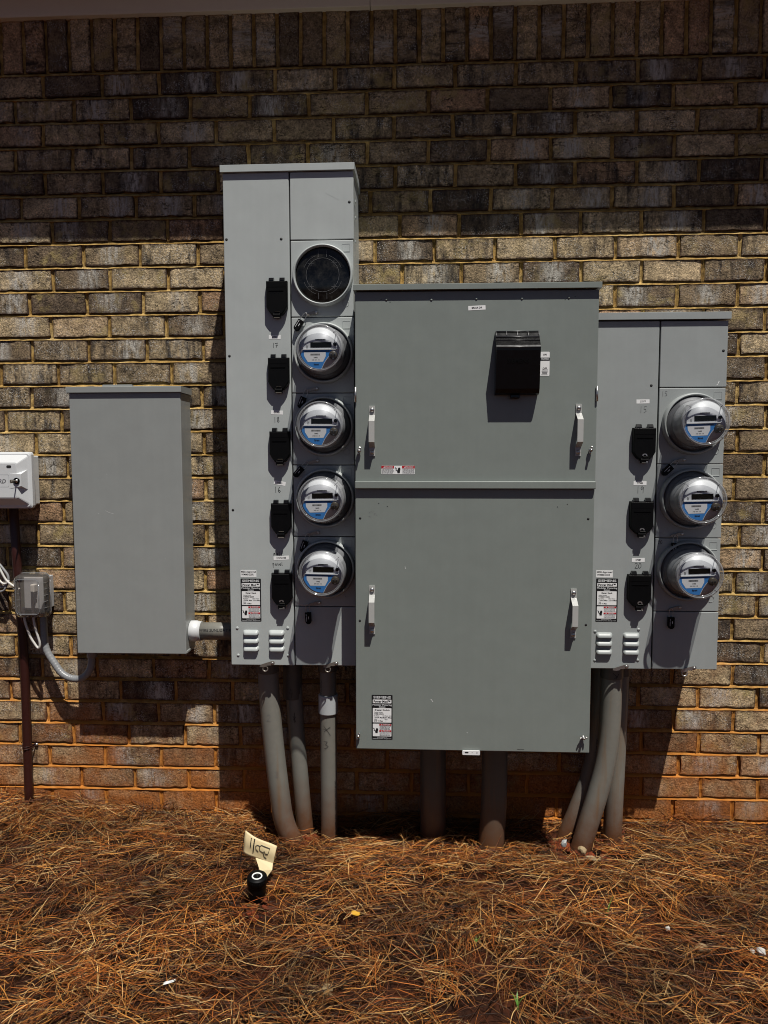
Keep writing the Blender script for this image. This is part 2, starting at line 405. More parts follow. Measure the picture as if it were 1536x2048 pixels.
def text(mb, body, size, x, z, y, bold=0.0, shear=0.0, align='CENTER', ang=0.0, width=None):
    vs, fs = text_shape(body, size, bold, shear, align)
    if width:
        w0 = max(v[0] for v in vs)-min(v[0] for v in vs); q = width/w0; vs = [(a*q, b) for a, b in vs]
    ca, sa = math.cos(ang), math.sin(ang)
    mb.add([(x+a*ca-b*sa, y, z+a*sa+b*ca) for a, b in vs], fs); return mb
def rrect(x0, x1, z0, z1, r, n=4):
    out = []
    for cx, cz, a0 in ((x1-r, z1-r, 0), (x0+r, z1-r, 90), (x0+r, z0+r, 180), (x1-r, z0+r, 270)):
        for i in range(n+1):
            a = math.radians(a0+90*i/n); out.append((cx+r*math.cos(a), cz+r*math.sin(a)))
    return out
def spline(pts, n=8):
    P = [Vector(p) for p in pts]; P = [2*P[0]-P[1]]+P+[2*P[-1]-P[-2]]; out = []
    for i in range(1, len(P)-2):
        for k in range(n):
            t = k/n; a, b, c, d = P[i-1:i+3]
            out.append(0.5*((2*b)+(c-a)*t+(2*a-5*b+4*c-d)*t*t+(-a+3*b-3*c+d)*t**3))
    return out+[P[-2]]

# ------------------------------------------------------------------ ground
def fbm(x, y):
    return (np.sin(x*3.1+1.3)*np.cos(y*4.3+0.4)+0.6*np.sin(x*7.7-y*6.1+2.0)+0.4*np.cos(x*13.3+y*11.9))
def gz(x, y):
    x = np.asarray(x, float); y = np.asarray(y, float)
    near = np.exp(-(np.minimum(y, 0)/0.26)**2)
    z = 0.006*fbm(x, y)
    z = z-0.030*near+0.045*near/(1+np.exp((x+1.10)*14))
    return z
xs = np.concatenate([[-300, -80, -25, -8, -4], np.linspace(-2.6, 2.6, 105), [4, 8, 25, 80, 300]])
ys = np.concatenate([[-300, -80, -25, -8, -4], np.linspace(-2.2, 0.15, 48), [3, 12, 60, 300]])
gx, gy = np.meshgrid(xs, ys); gzz = gz(gx, gy)*(np.abs(gx) < 3)*(gy > -3); gzz[gy > 0.16] = -0.05
gv = np.stack([gx, gy, gzz], -1).reshape(-1, 3); nx_ = len(xs)
gf = [(j*nx_+i, j*nx_+i+1, (j+1)*nx_+i+1, (j+1)*nx_+i) for j in range(len(ys)-1) for i in range(nx_-1)]
mb = MB(); mb.add(gv.tolist(), gf, True)
tag(mb.build('ground', 'soil'), kind='structure')

# ------------------------------------------------------------------ brick wall
wall = thing('brick_wall', 'rough dark brown brick wall with sandy mortar and a soldier course under the trim', 'brick wall', (0, 0, 0))
H = 0.08128; JZ = lambda i: 2.62-i*H
LB = 0.2018; JT = 0.0105
rndm = random.Random(5)
LEFT = {0: -1.2955, 1: None}
# left and right head-joint anchors per course (measured in metres along the wall)
AL = [-1.2923, -1.3919, -1.2977, -1.4027, -1.2957, -1.3824, -1.2782, -1.3786, -1.2804, -1.3677, -1.2906, -1.3638, -1.2776, -1.3732, -1.2673,
      -1.3666, -1.2543, -1.3640, -1.2710, -1.3700, -1.2820, -1.3760, -1.2800, -1.3770, -1.2640, -1.3700, -1.2880, -1.3560, -1.2600, -1.3540, -1.2420, -1.3500, -1.2500]
AR = [0.9243, 1.0400, 0.9190, 1.0485, 1.1290, 1.0503, 1.1480, 1.0680, 0.9520, 1.0680, 1.1600, 1.0790, 1.1690, 1.0782, 1.1750, 1.0790, 1.1780, 1.0720, 1.1762, 1.0960, 1.1780, 1.0860, 1.1660,
      1.0800, 1.1880, 1.0890, 1.1790, 1.0980, 1.1870, 1.1176, 1.1910, 1.1010, 1.2000]
def brick_mesh(i, L, Hh):
    rr = random.Random(100+i); nx, nz = 8, 2; vs = []; fs = []
    for b in range(nz+1):
        for a in range(nx+1):
            x = -L/2+L*a/nx; z = -Hh/2+Hh*b/nz; y = rr.uniform(-0.0008, 0.0009)
            if a in (0, nx): x -= math.copysign(rr.uniform(0.0, 0.0032), x); y += rr.uniform(0.0, 0.0018)
            elif True: x += rr.uniform(-0.004, 0.004)
            if b == 0: z += rr.uniform(0.0, 0.0022) if rr.random() < 0.82 else rr.uniform(0.003, 0.006); y += rr.uniform(-0.0004, 0.0008)
            elif b == nz: z -= rr.uniform(0.0, 0.0016); y += rr.uniform(0.0, 0.0012)
            vs.append((x, y, z))
    for b in range(nz):
        for a in range(nx):
            q = b*(nx+1)+a; fs.append((q, q+1, q+nx+2, q+nx+1))
    ring = [a for a in range(nx+1)]+[b*(nx+1)+nx for b in range(1, nz+1)]+[nz*(nx+1)+a for a in range(nx-1, -1, -1)]+[b*(nx+1) for b in range(nz-1, 0, -1)]
    o = len(vs); n = len(ring)
    for q in ring:
        x, y, z = vs[q]; ux = x+math.copysign(0.0012, x) if abs(x) > L/2-0.006 else x; uz = z+math.copysign(0.0006, z)
        vs.append((ux, 0.055, uz))
    for k in range(n): fs.append((ring[k], o+k, o+(k+1) % n, ring[(k+1) % n]))
    return vs, fs
NV = 22
BV = [brick_mesh(i, LB-JT, H-JT) for i in range(NV)]
BM_ = []
for vs, fs in BV:
    me = bpy.data.meshes.new('brick'); me.from_pydata(vs, [], fs); me.update(); me.materials.append(M['brick']); BM_.append(me)
    me.polygons.foreach_set('use_smooth', [False]*len(fs))
def proj(p):
    v = Vector(p)-CAM; z = v.dot(_f); return 768+1480*v.dot(_r)/z, 1024+1480*v.dot(_d)/z
OCC = [(-1.178, -0.79, 0.638, 1.54, 0.135), (-0.62, -0.20, 0.626, 2.214, 0.224), (-0.2, 0.526, 0.396, 1.816, 0.34), (0.52, 0.948, 0.626, 1.746, 0.224)]
def vis(p):
    x, y = proj(p)
    if not (0 <= x < 1536 and 0 <= y < 2048): return False
    for x0, x1, z0, z1, d in OCC:
        t = (-d-CAM.y)/(p[1]-CAM.y); q = CAM+(Vector(p)-CAM)*t
        if x0 < q.x < x1 and z0 < q.z < z1: return False
    return True
bricks = []; mort = MB(); heads = []
XL, XR = -2.55, 2.55
for i in range(-0, 34):
    k = min(i, 32); xl, xr = AL[k], AR[k]; n = round((xr-xl)/LB); L = (xr-xl)/n
    zc = (JZ(i)+JZ(i+1))/2; j0 = math.floor((XL-xl)/L); j1 = math.ceil((XR-xl)/L)
    jx = {j: xl+j*L+rndm.uniform(-0.0035, 0.0035) for j in range(j0, j1+2)}
    for j in range(j0, j1+1):
        a, b = jx[j], jx[j+1]; cx = (a+b)/2
        pts = [(cx+u*L*0.48, 0, zc+v*0.035) for u in (-1, -0.5, 0, 0.5, 1) for v in (-1, 0, 1)]
        bricks.append([sum(vis(p) for p in pts), cx, zc+rndm.uniform(-0.0008, 0.0008), (b-a-JT+rndm.uniform(-0.001, 0.001))/(LB-JT), rndm.randrange(NV), rndm.uniform(-0.0016, 0.0016), rndm.uniform(-0.006, 0.006), rndm.random() < 0.5])
        heads.append((a, zc, H-0.007))
order = sorted(range(len(bricks)), key=lambda q: -bricks[q][0])
keep = set(q for q in order[:300] if bricks[q][0] > 0)
rest_v, rest_f, rest_r, rest_l = [], [], [], []
for q, (vv, cx, zc, sx, var, y, rot, flip) in enumerate(bricks):
    if q in keep:
        o = bpy.data.objects.new('brick', BM_[var]); C.objects.link(o); o.parent = wall
        o.location = (cx, y, zc); o.scale = (sx, 1, 1); o.rotation_euler = (0, rot, 0)
    else:
        o = len(rest_v); r_ = rndm.random()
        for (x, yy, z) in BV[var][0]: rest_v.append((cx+x*sx, y+yy, zc+z+rot*x)); rest_l.append((x, yy, z)); rest_r.append(r_)
        rest_f += [tuple(t+o for t in f) for f in BV[var][1]]
# soldier course
SW = 0.0797; z0, z1 = 2.6253, 2.8175; x = -1.4365-14*SW
SLV = [brick_mesh(60+i, z1-z0, SW-0.0105) for i in range(9)]; SLM = []
for vs, fs in SLV:
    me = bpy.data.meshes.new('soldier_brick'); me.from_pydata(vs, [], fs); me.update(); me.materials.append(M['brick']); SLM.append(me)
while x < XR:
    cx = x+SW/2; var = rndm.randrange(9); y = rndm.uniform(-0.0018, 0.0018)
    if any(vis((cx+u*0.03, 0, zz)) for u in (-1, 0, 1) for zz in (2.63, 2.7, 2.79)):
        o = bpy.data.objects.new('soldier_brick', SLM[var]); C.objects.link(o); o.parent = wall
        o.location = (cx, y, (z0+z1)/2); o.rotation_euler = (0, math.pi/2*(1 if rndm.random() < 0.5 else -1)+rndm.uniform(-.008, .008), 0)
    else:
        o = len(rest_v); r_ = rndm.random()
        for (a, yy, b) in SLV[var][0]: rest_v.append((cx+b, y+yy, (z0+z1)/2-a)); rest_l.append((a, yy, b)); rest_r.append(r_)
        rest_f += [tuple(t+o for t in f) for f in SLV[var][1]]
    heads.append((x, (z0+z1)/2, z1-z0)); x += SW
me = bpy.data.meshes.new('outer_bricks'); me.from_pydata(rest_v, [], rest_f); me.update(); me.materials.append(M['brick_s'])
at = me.attributes.new('rnd', 'FLOAT', 'POINT'); at.data.foreach_set('value', rest_r)
at = me.attributes.new('loc', 'FLOAT_VECTOR', 'POINT'); at.data.foreach_set('vector', [c for p in rest_l for c in p])
o = bpy.data.objects.new('outer_bricks', me); C.objects.link(o); o.parent = wall; o['kind'] = 'stuff'
# mortar: weathered bed joints, slightly recessed head joints
for i in range(0, 35):
    zc = JZ(i); xs_ = np.arange(XL-0.1, XR+0.1, 0.022); rows = []
    for x in xs_:
        q = lambda s: rndm.uniform(-s, s)
        wob = 0.0010*math.sin(x*17+i*3.3)
        rows.append([(x, 0.012, zc+0.0085), (x, 0.0095+q(.0012), zc+0.0058+q(.0012)), (x, 0.0046+q(.0014)+wob, zc+0.0002+q(.0014)), (x, -0.0004+q(.0010)+wob, zc-0.0054+q(.0009)), (x, 0.014, zc-0.0086)])
    n = 5; vs = [p for r in rows for p in r]
    mort.add(vs, [(a*n+b, a*n+b+1, (a+1)*n+b+1, (a+1)*n+b) for a in range(len(rows)-1) for b in range(n-1)], False)
for hx, zc, hh in heads:
    lean = rndm.uniform(-0.0034, 0.0034); dp = rndm.uniform(0.0030, 0.0085); rows = []
    for k in range(6):
        t = -0.5+k/5; c = hx+lean*t*2; z = zc+hh*t; q = lambda s: rndm.uniform(-s, s)
        rows.append([(c-0.010, 0.013, z), (c-0.006+q(.0012), dp-0.0008+q(.0012), z), (c+q(.0015), dp+0.0018+q(.0016), z), (c+0.006+q(.0012), dp-0.0016+q(.0014), z), (c+0.010, 0.013, z)])
    n = 5; vs = [p for r in rows for p in r]
    mort.add(vs, [(a*n+b, (a+1)*n+b, (a+1)*n+b+1, a*n+b+1) for a in range(5) for b in range(n-1)], False)
mort.add([(XL-.1, 0.011, -0.3), (XR+.1, 0.011, -0.3), (XR+.1, 0.011, 2.95), (XL-.1, 0.011, 2.95)], [(0, 1, 2, 3)])
mort.box(XL-.1, XR+.1, 0.06, 0.25, -0.3, 3.0)
mort.build('mortar', 'mortar', wall)

# ------------------------------------------------------------------ eave
ev = thing('roof_eave', 'painted trim board and boxed eave above the soldier course', 'eave', (0, 0, 2.8))
mb = MB(); mb.box(-2.6, -0.165, -0.021, 0.05, 2.7972, 3.05, 0.002); mb.build('frieze_board', 'frieze', ev)
mb = MB(); mb.box(-0.1635, 2.6, -0.0205, 0.05, 2.7965, 3.05, 0.002); mb.build('frieze_board', 'frieze', ev)
mb = MB(); mb.box(-2.6, 2.6, -0.31, -0.022, 2.925, 2.94); mb.build('soffit', 'frieze', ev)
mb = MB(); mb.box(-2.6, 2.6, -0.331, -0.311, 2.912, 3.10, 0.002); mb.build('fascia', 'frieze', ev)
mb = MB(); mb.add([(-2.7, -0.37, 3.11), (2.7, -0.37, 3.11), (2.7, 1.5, 4.0), (-2.7, 1.5, 4.0)], [(0, 1, 2, 3)]); mb.add([(-2.7, -0.37, 3.095), (2.7, -0.37, 3.095), (2.7, 1.5, 3.985), (-2.7, 1.5, 3.985)], [(3, 2, 1, 0)]); mb.build('roof_deck', 'gap', ev)

# ------------------------------------------------------------------ shared fittings
def hole(parent, x, z, d, r=0.0042, bump=False):
    if bump:
        mb = MB(); mb.lathe([(r*1.25, 0), (r*1.1, -0.0014), (r*0.5, -0.0022), (0, -0.0024)], (x, -d, z), 14); mb.build('screw', parent['_paint'], parent)
    else:
        mb = MB(); mb.lathe([(r, 0.0), (r, -0.0004), (0, -0.0003)], (x, -d, z), 16); mb.build('screw_hole', 'gap', parent)  # flat dark disc, its colour stands in for the shade inside a hole
def hasp(parent, x, z, d, L=0.045, ang=12, name='hasp', mat='steeldull', big=False):
    a = math.radians(ang); ca, sa = math.cos(a), math.sin(a); h = 0.0062 if not big else 0.0075
    pts = [(-L*.5, -h*.2), (-L*.38, h*.55), (-L*.05, h*.75), (L*.30, h*.9), (L*.46, h*.7), (L*.5, 0), (L*.46, -h*.7), (L*.30, -h*.9), (-L*.02, -h*.45), (-L*.1, -h*.85), (-L*.3, -h*.8)]
    rot = lambda p: (x+p[0]*ca-p[1]*sa, z+p[0]*sa+p[1]*ca)
    mb = MB(); mb.prism([rot(p) for p in pts], -d-0.0075, -d-0.0045)
    o = mb.build(name, mat, parent)
    mb = MB(); c = rot((L*.36, 0)); mb.lathe([(0.0046, -0.0076), (0.0044, -0.0096), (0.0024, -0.0105), (0, -0.0100)], (c[0], -d, c[1]), 14); mb.build('rivet', 'steel', o)
    return o
def louver(parent, x, z, d, mat, wd=0.052, ht=0.0150, out=0.0120):
    nx, nz = 18, 7; vs = []; fs = []
    for b in range(nz+1):
        v = b/nz; zz = z+ht/2-ht*v
        for a in range(nx+1):
            u = -1+2*a/nx; hw = wd/2; e = max(0.0, abs(u)*hw-(hw-ht*0.62))/(ht*0.62)
            up = math.sqrt(max(0.0, 1-e*e)); hgt = out*(math.sin(math.pi/2*min(1, v*1.12))**0.75)*up
            vs.append((x+u*hw, -d-hgt, z+ht/2-ht*(0.5+(v-0.5)*(0.45+0.55*up))))
    for b in range(nz):
        for a in range(nx): q = b*(nx+1)+a; fs.append((q, q+nx+1, q+nx+2, q+1))
    o = nz*(nx+1); m0 = len(vs)
    for a in range(nx+1): p = vs[o+a]; vs.append((p[0], -d+0.0002, p[2]+0.0012))
    mb = MB(); mb.add(vs, fs, True)
    mb.add(vs[o:o+nx+1]+vs[m0:], [(a, nx+1+a, nx+2+a, a+1) for a in range(nx)])
    return mb.build('louver', mat, parent)
def ring(parent, x, z, d, mat):
    mb = MB(); mb.lathe([(0.0952, 0.001), (0.0949, -0.012), (0.0938, -0.0180), (0.0918, -0.0218), (0.0894, -0.0228), (0.0872, -0.0208), (0.0860, -0.014), (0.0856, -0.003), (0.0856, 0.001)], (x, -d, z), 72)
    mb.build('socket_ring', mat, parent)
def breaker_cover(parent, x0, x1, z1, z0, d, clip):
    """black hinged breaker cover: x0..x1, hinge tabs at z1, tip at z0, on the plane y=-d"""
    w_ = x1-x0; cx = (x0+x1)/2; zb = z1-0.0115; zt = z0+0.011; e0, e1 = 0.011, 0.021
    out = [(x0, zb), (x1, zb), (x1, z0+0.034), (x1-0.007, z0+0.022), (cx+0.017, zt), (cx-0.017, zt), (x0+0.007, z0+0.022), (x0, z0+0.034)]
    mb = MB(); n = len(out)
    sh = lambda q, p: (cx+(p[0]-cx)*q, (z0+z1)/2+(p[1]-(z0+z1)/2)*q)
    lay = [([p for p in out], -d), ([p for p in out], -d-e0), ([sh(0.975, p) for p in out], -d-e1+0.003), ([sh(0.93, p) for p in out], -d-e1)]
    vs = [(p[0], y, p[1]) for L, y in lay for p in L]
    fs = [(k*n+i, (k+1)*n+i, (k+1)*n+(i+1) % n, k*n+(i+1) % n) for k in range(3) for i in range(n)]+[tuple(3*n+i for i in range(n-1, -1, -1))]
    fs = [f[::-1] for f in fs]
    mb.add(vs, fs)
    mb.box(x0+0.004, x1-0.004, -d-0.0215, -d-0.02, zb-0.020, zb-0.0185)
    mb.box(x0+0.010, x1-0.010, -d-0.0225, -d-0.0205, zb-0.032, zb-0.0305)
    o = mb.build('breaker_cover', 'black', parent)
    for s_ in (0.25, 0.76):
        mb = MB(); hx = x0+w_*s_
        mb.extr([(-d-0.002, z1-0.014), (-d-0.002, z1-0.002), (-d-0.008, z1), (-d-0.015, z1-0.002), (-d-0.019, z1-0.010), (-d-0.019, z1-0.015)], hx-0.0075, hx+0.0075); mb.build('hinge', 'blackgloss', o)
    mb = MB(); mb.extr([(-d-0.002, zt+0.004), (-d-0.020, zt+0.006), (-d-0.0225, zt-0.001), (-d-0.021, z0), (-d-0.012, z0), (-d-0.010, zt-0.004), (-d-0.002, zt-0.004)], cx-0.0115, cx+0.0115); mb.build('pull_tab', 'black', o)
    mb = MB(); mb.strokes([[(cx-0.017+k*0.0057, zb-0.040+0.004*(k % 2)), (cx-0.0145+k*0.0057, zb-0.040+0.004*(k % 2))] for k in range(7)], 0.0009, -d-e1-0.0003); mb.build('raised_lettering', 'blackgloss', o)
    mb = MB(); y = -d-0.0222
    mb.extr([(-d-0.0212, zt+0.0085), (-d-0.0235, zt+0.0080), (-d-0.0212, zt+0.0072)], cx-0.006, cx+0.010)
    mb.extr([(-d-0.0215, z0+0.0015), (-d-0.0240, z0+0.0005), (-d-0.0215, z0)], cx-0.0085, cx+0.0100)
    if clip:
        for t in range(7):
            a0, a1 = math.pi*t/7, math.pi*(t+1)/7; r0, r1 = 0.0042, 0.0078
            if 2 <= t <= 4: r1 = 0.0070
            mb.prism([(cx+r0*math.cos(a0), zt+0.0115+r0*math.sin(a0)), (cx+r1*math.cos(a0), zt+0.0115+r1*math.sin(a0)), (cx+r1*math.cos(a1), zt+0.0115+r1*math.sin(a1)), (cx+r0*math.cos(a1), zt+0.0115+r0*math.sin(a1))], -d-0.0226, -d-0.0205)
        mb.box(cx+0.0045, cx+0.0095, -d-0.0236, -d-0.0215, z0+0.0018, z0+0.0062)
    mb.build('latch_clip', 'steel' if clip else 'steeldull', o)
    return o
def name_label(parent, x, z, d, body, wd=0.038, ht=0.0125, ang=0.0, mat='white'):
    ca, sa = math.cos(ang), math.sin(ang); rot = lambda p: (x+p[0]*ca-p[1]*sa, z+p[0]*sa+p[1]*ca)
    mb = MB(); mb.prism([rot(p) for p in ((-wd/2, -ht/2), (wd/2, -ht/2), (wd/2, ht/2), (-wd/2, ht/2))], -d-0.0004, -d+0.001)
    o = mb.build('name_label', mat, parent)
    mb = MB(); text(mb, body, ht*0.56, x, z, -d-0.0007, 0.02, ang=ang); mb.build('lettering', 'ink', o)
    return o
def danger(mb_w, mb_r, mb_k, x0, x1, z0, z1, y):
    """DANGER / PELIGRO notice, pictogram at the left"""
    W_, Hh = x1-x0, z1-z0; xm = x0+W_*0.35
    mb_r.prism([(xm, z1-Hh*.13), (x1-.0006, z1-Hh*.13), (x1-.0006, z1-.0004), (xm, z1-.0004)], y-0.0002, y)
    mb_r.prism([(xm, z1-Hh*.63), (x1-.0006, z1-Hh*.63), (x1-.0006, z1-Hh*.5), (xm, z1-Hh*.5)], y-0.0002, y)
    text(mb_w, 'DANGER', Hh*.13, (xm+x1)/2+W_*.06, z1-Hh*.065, y-0.0005, 0.02); text(mb_w, 'PELIGRO', Hh*.13, (xm+x1)/2+W_*.06, z1-Hh*.565, y-0.0005, 0.02)
    for q in (0.065, 0.565):
        tx = xm+W_*0.13; tz = z1-Hh*q; mb_w.prism([(tx-Hh*.06, tz-Hh*.05), (tx+Hh*.06, tz-Hh*.05), (tx, tz+Hh*.055)], y-0.0005, y-0.0003)
    for q in (0.20, 0.28, 0.36, 0.43, 0.70, 0.78, 0.86, 0.93):
        zz = z1-Hh*q; x = xm+0.001
        while x < x1-0.004:
            L = rndm.uniform(0.0015, 0.005); mb_k.prism([(x, zz-.0003), (min(x+L, x1-.001), zz-.0003), (min(x+L, x1-.001), zz+.0004), (x, zz+.0004)], y-0.0002, y); x += L+0.0008
    hand(mb_k, (x0+xm)/2+W_*.03, (z0+z1)/2-Hh*.02, Hh*.40, y)
def hand(mb, x, z, s, y):
    mb.prism([(x-s*.22, z-s*.5), (x+s*.2, z-s*.5), (x+s*.24, z-s*.12), (x+s*.30, z+s*.1), (x+s*.28, z+s*.34), (x+s*.16, z+s*.40), (x+s*.10, z+s*.5), (x-s*.04, z+s*.42), (x-s*.14, z+s*.28), (x-s*.2, z+s*.0), (x-s*.28, z-s*.12)], y-0.0003, y)
    mb.strokes([[(x-s*.62, z+s*.45), (x-s*.42, z+s*.28), (x-s*.50, z+s*.05), (x-s*.30, z-s*.05)]], s*.11, y-0.0003)
def rating_label(parent, x0, x1, z0, z1, d, sub, rows):
    y = -d-0.0004; W_, Hh = x1-x0, z1-z0; cx = (x0+x1)/2; Z = lambda q: z1-Hh*q
    mb = MB(); mb.prism(rrect(x0, x1, z0, z1, 0.0022), y, -d+0.001); o = mb.build('rating_label', 'ink', parent)
    mb = MB(); e = W_*0.055
    for a, b in ((0.105, 0.185), (0.295, 0.615), (0.645, 0.925)): mb.prism(rrect(x0+e, x1-e, Z(b), Z(a), 0.0012, 2), y-0.0003, y+0.0002)
    mb.build('white_field', 'white', o)
    w_, r_, k_ = MB(), MB(), MB()
    text(w_, 'SIEMENS', Hh*.072, cx, Z(.055), y-0.0004, 0.03, width=W_*.84)
    text(w_, 'Modular Metering', Hh*.05, cx, Z(.222), y-0.0004, 0.025, width=W_*.92); text(w_, 'System', Hh*.05, cx, Z(.266), y-0.0004, 0.025)
    text(w_, 'Siemens Industry, Inc.', Hh*.026, cx, Z(.945), y-0.0004, 0.01); text(w_, 'Peachtree Corners, Georgia U.S.A.', Hh*.026, cx, Z(.975), y-0.0004, 0.01, width=W_*.9)
    yk = y-0.0006
    text(k_, 'Power Mod\u2122', Hh*.068, cx, Z(.147), yk, 0.03, width=W_*.80)
    text(k_, sub, Hh*.05, cx, Z(.335), yk, 0.015)
    for tx, q, sc, body in rows: text(k_, body, Hh*sc, x0+W_*tx, Z(q), yk, 0.012, align='LEFT')
    danger(w_, r_, k_, x0+e, x1-e, Z(.925), Z(.645), y-0.0006)
    w_.build('white_lettering', 'offwhite', o); k_.build('black_lettering', 'ink', o); r_.build('red_band', 'red', o)
ROWS_S = [(.12, .385, .028, 'Catalog Number'), (.12, .425, .044, 'WMM31225R'), (.12, .465, .028, 'Bus Rating'), (.12, .505, .044, '1200A Max'), (.58, .465, .028, 'Meter Socket'), (.58, .505, .044, '225A Max'), (.12, .545, .028, 'Volts'), (.12, .58, .044, '240 V Max')]
ROWS_B = [(.12, .385, .028, 'Catalog Number'), (.12, .425, .044, 'WEB1825R'), (.10, .465, .028, 'Bus Rating'), (.10, .505, .044, '1200A Max'), (.52, .465, .028, 'Main Equip. Rating'), (.55, .505, .044, '825A Max'), (.12, .545, .028, 'Volts'), (.12, .58, .044, '240 V Max'), (.62, .545, .028, 'Phase'), (.66, .58, .044, '1')]
def approved_label(parent, x0, x1, z0, z1, d):
    mb = MB(); mb.prism([(x0, z0), (x1, z0), (x1, z1), (x0, z1)], -d-0.0004, -d+0.001); o = mb.build('approval_label', 'white', parent)
    mb = MB(); hh = z1-z0; text(mb, 'MEG Approved', hh*.34, (x0+x1)/2, z0+hh*.75, -d-0.0007, 0.015, width=(x1-x0)*.93); text(mb, 'WMM31225R', hh*.34, (x0+x1)/2-.003, z0+hh*.36, -d-0.0007, 0.015, width=(x1-x0)*.78)
    mb.build('lettering', 'ink', o)
DG = {'1': [[(.5, 1), (.5, 0)]], '2': [[(.1, .8), (.35, 1), (.75, .9), (.75, .65), (.1, .05), (.9, 0)]], '5': [[(.85, 1), (.25, .9), (.2, .55), (.7, .5), (.8, .2), (.2, 0)]],
      '6': [[(.7, 1), (.25, .6), (.15, .2), (.5, 0), (.8, .2), (.55, .42), (.2, .25)]], '7': [[(.05, .85), (.9, 1), (.45, 0)], [(.25, .45), (.95, .45)]],
      '8': [[(.5, .5), (.2, .75), (.5, 1), (.75, .8), (.2, .25), (.5, 0), (.85, .25), (.5, .5)]], '9': [[(.8, .85), (.45, 1), (.15, .75), (.4, .5), (.8, .85), (.75, 0)]],
      '0': [[(.5, 1), (.1, .6), (.15, .15), (.5, 0), (.9, .35), (.85, .8), (.5, 1)]],
      '3': [[(.1, .95), (.7, .9), (.4, .55), (.85, .3), (.4, 0), (.05, .1)]], '4': [[(.3, 1), (.15, .45), (.9, .45)], [(.7, 1), (.6, 0)]], 'X': [[(.05, .95), (.95, 0)], [(.95, .85), (.1, .35)]],
      'm': [[(.0, 0), (.05, .55), (.3, .6), (.35, .1)], [(.35, .45), (.6, .55), (.7, .1)]], 'u': [[(.1, .55), (.15, .1), (.55, .1), (.6, .55), (.7, 0)]], 'l': [[(.3, 1), (.3, 0), (.5, .05)]], 't': [[(.45, 1.15), (.4, 0)], [(.1, .55), (.95, .62)]],
      'p': [[(.1, .6), (.35, -.6)], [(.12, .55), (.6, .6), (.65, .15), (.2, .05)]], 'a': [[(.7, .5), (.25, .5), (.15, .1), (.6, .1), (.7, .5), (.8, 0)]], 'n': [[(.1, 0), (.15, .5), (.55, .5), (.65, 0)]], 'e': [[(.15, .3), (.7, .35), (.5, .6), (.15, .3), (.4, 0), (.8, .1)]]}
def handwriting(parent, body, x, z, d, hgt, wd=0.0014, mat='ink', adv=0.62):
    mb = MB(); n = len(body)
    for k, ch in enumerate(body):
        ox = x+(k-n/2)*hgt*adv
        mb.strokes([[(ox+px*hgt*adv*.95+rndm.uniform(-.0004, .0004), z-hgt/2+pz*hgt+rndm.uniform(-.0004, .0004)) for px, pz in ln] for ln in DG[ch]], wd, -d-0.0003)
    return mb.build('handwriting', mat, parent)
def scratch(parent, pts, d, wd=0.0009, mat='white'):
    mb = MB(); mb.strokes([pts], wd, -d-0.0002); mb.build('scratch', mat, parent)

# ------------------------------------------------------------------ meter stacks
def stack(name, label, x0, xs, x1, z0, ztop, seams, d, mat, lid, rings, blank):
    root = thing(name, label, 'meter cabinet', ((x0+x1)/2, -0.10, z0)); root['_paint'] = mat
    mb = MB(); mb.box(x0+0.002, x1-0.002, -d+0.022, -0.004, z0, ztop, 0.002); mb.build('cabinet_body', mat, root)
    mb = MB(); mb.box(x0+0.010, x1-0.010, -d+0.008, -d+0.0225, z0+0.006, ztop-0.004); mb.build('seam_backing', 'gap', root)  # near-black backing; its colour supplies the shade in the gaps between covers
    mb = MB(); mb.box(x0, xs-0.0022, -d, -d+0.024, z0+0.0015, ztop-0.001, 0.0022); mb.build('side_cover', mat, root)
    a, b, z1, y0 = lid
    mb = MB(); mb.extr([(y0, z1), (y0+0.0012, z1+0.0008), (-0.004, z1+0.010), (-0.004, z1-0.018), (-d+0.010, z1-0.018), (-d+0.010, z1-0.0205), (y0, z1-0.0205)], a, b); mb.build('rain_lid', mat, root)
    tops = [ztop-0.001]+seams; bots = seams+[z0+0.0015]
    for k, (zt, zb) in enumerate(zip(tops, bots)):
        nm = 'top_cover' if k == 0 else 'bottom_cover' if k == len(tops)-1 else 'meter_cover'
        mb = MB(); mb.box(xs+0.0018, x1-(0 if k == 0 else 0.001+0.0006*(k % 2)), -d-(0.0006 if k == 0 else 0.0), -d+0.022, zb+0.0011, zt-0.0011, 0.0020)
        cov = mb.build(nm, mat, root)
        if nm == 'meter_cover':
            sx = x1-0.0245; sz = zt-0.0245; q = 0.0125
            mb = MB(); mb.box(sx-q, sx+q, -d-0.0012, -d+0.001, sz-q, sz-q+0.0016, 0.0005, 1); mb.box(sx-q, sx-q+0.0012, -d-0.0010, -d+0.001, sz-q, sz+q, 0.0004, 1)
            mb.box(sx+q-0.0012, sx+q, -d-0.0010, -d+0.001, sz-q, sz+q, 0.0004, 1); mb.box(sx-q, sx+q, -d-0.0008, -d+0.001, sz+q-0.0012, sz+q, 0.0003, 1); mb.build('knockout', mat, cov)
            mb = MB(); mb.lathe([(0.0108, 0.001), (0.0106, -0.0008), (0.0098, -0.0010), (0.0092, 0.001)], (x1-0.027, -d, zb+0.041), 28); mb.build('knockout', mat, cov)
            mb = MB(); mb.lathe([(0.0052, 0.001), (0.005, -0.0007), (0.0042, -0.0007), (0.0040, 0.001)], (xs+0.034, -d, zb+0.033), 20); mb.build('knockout', mat, cov)
            hasp(root, xs+0.066, zb+0.0105, d, 0.044, 12)
    for rx, rz in rings: ring(root, rx, rz, d, mat)
    return root
dL = 0.224
LR = [(-0.3025, 1.8741), (-0.3020, 1.6340), (-0.3020, 1.4045), (-0.3015, 1.1765), (-0.3010, 0.9480)]
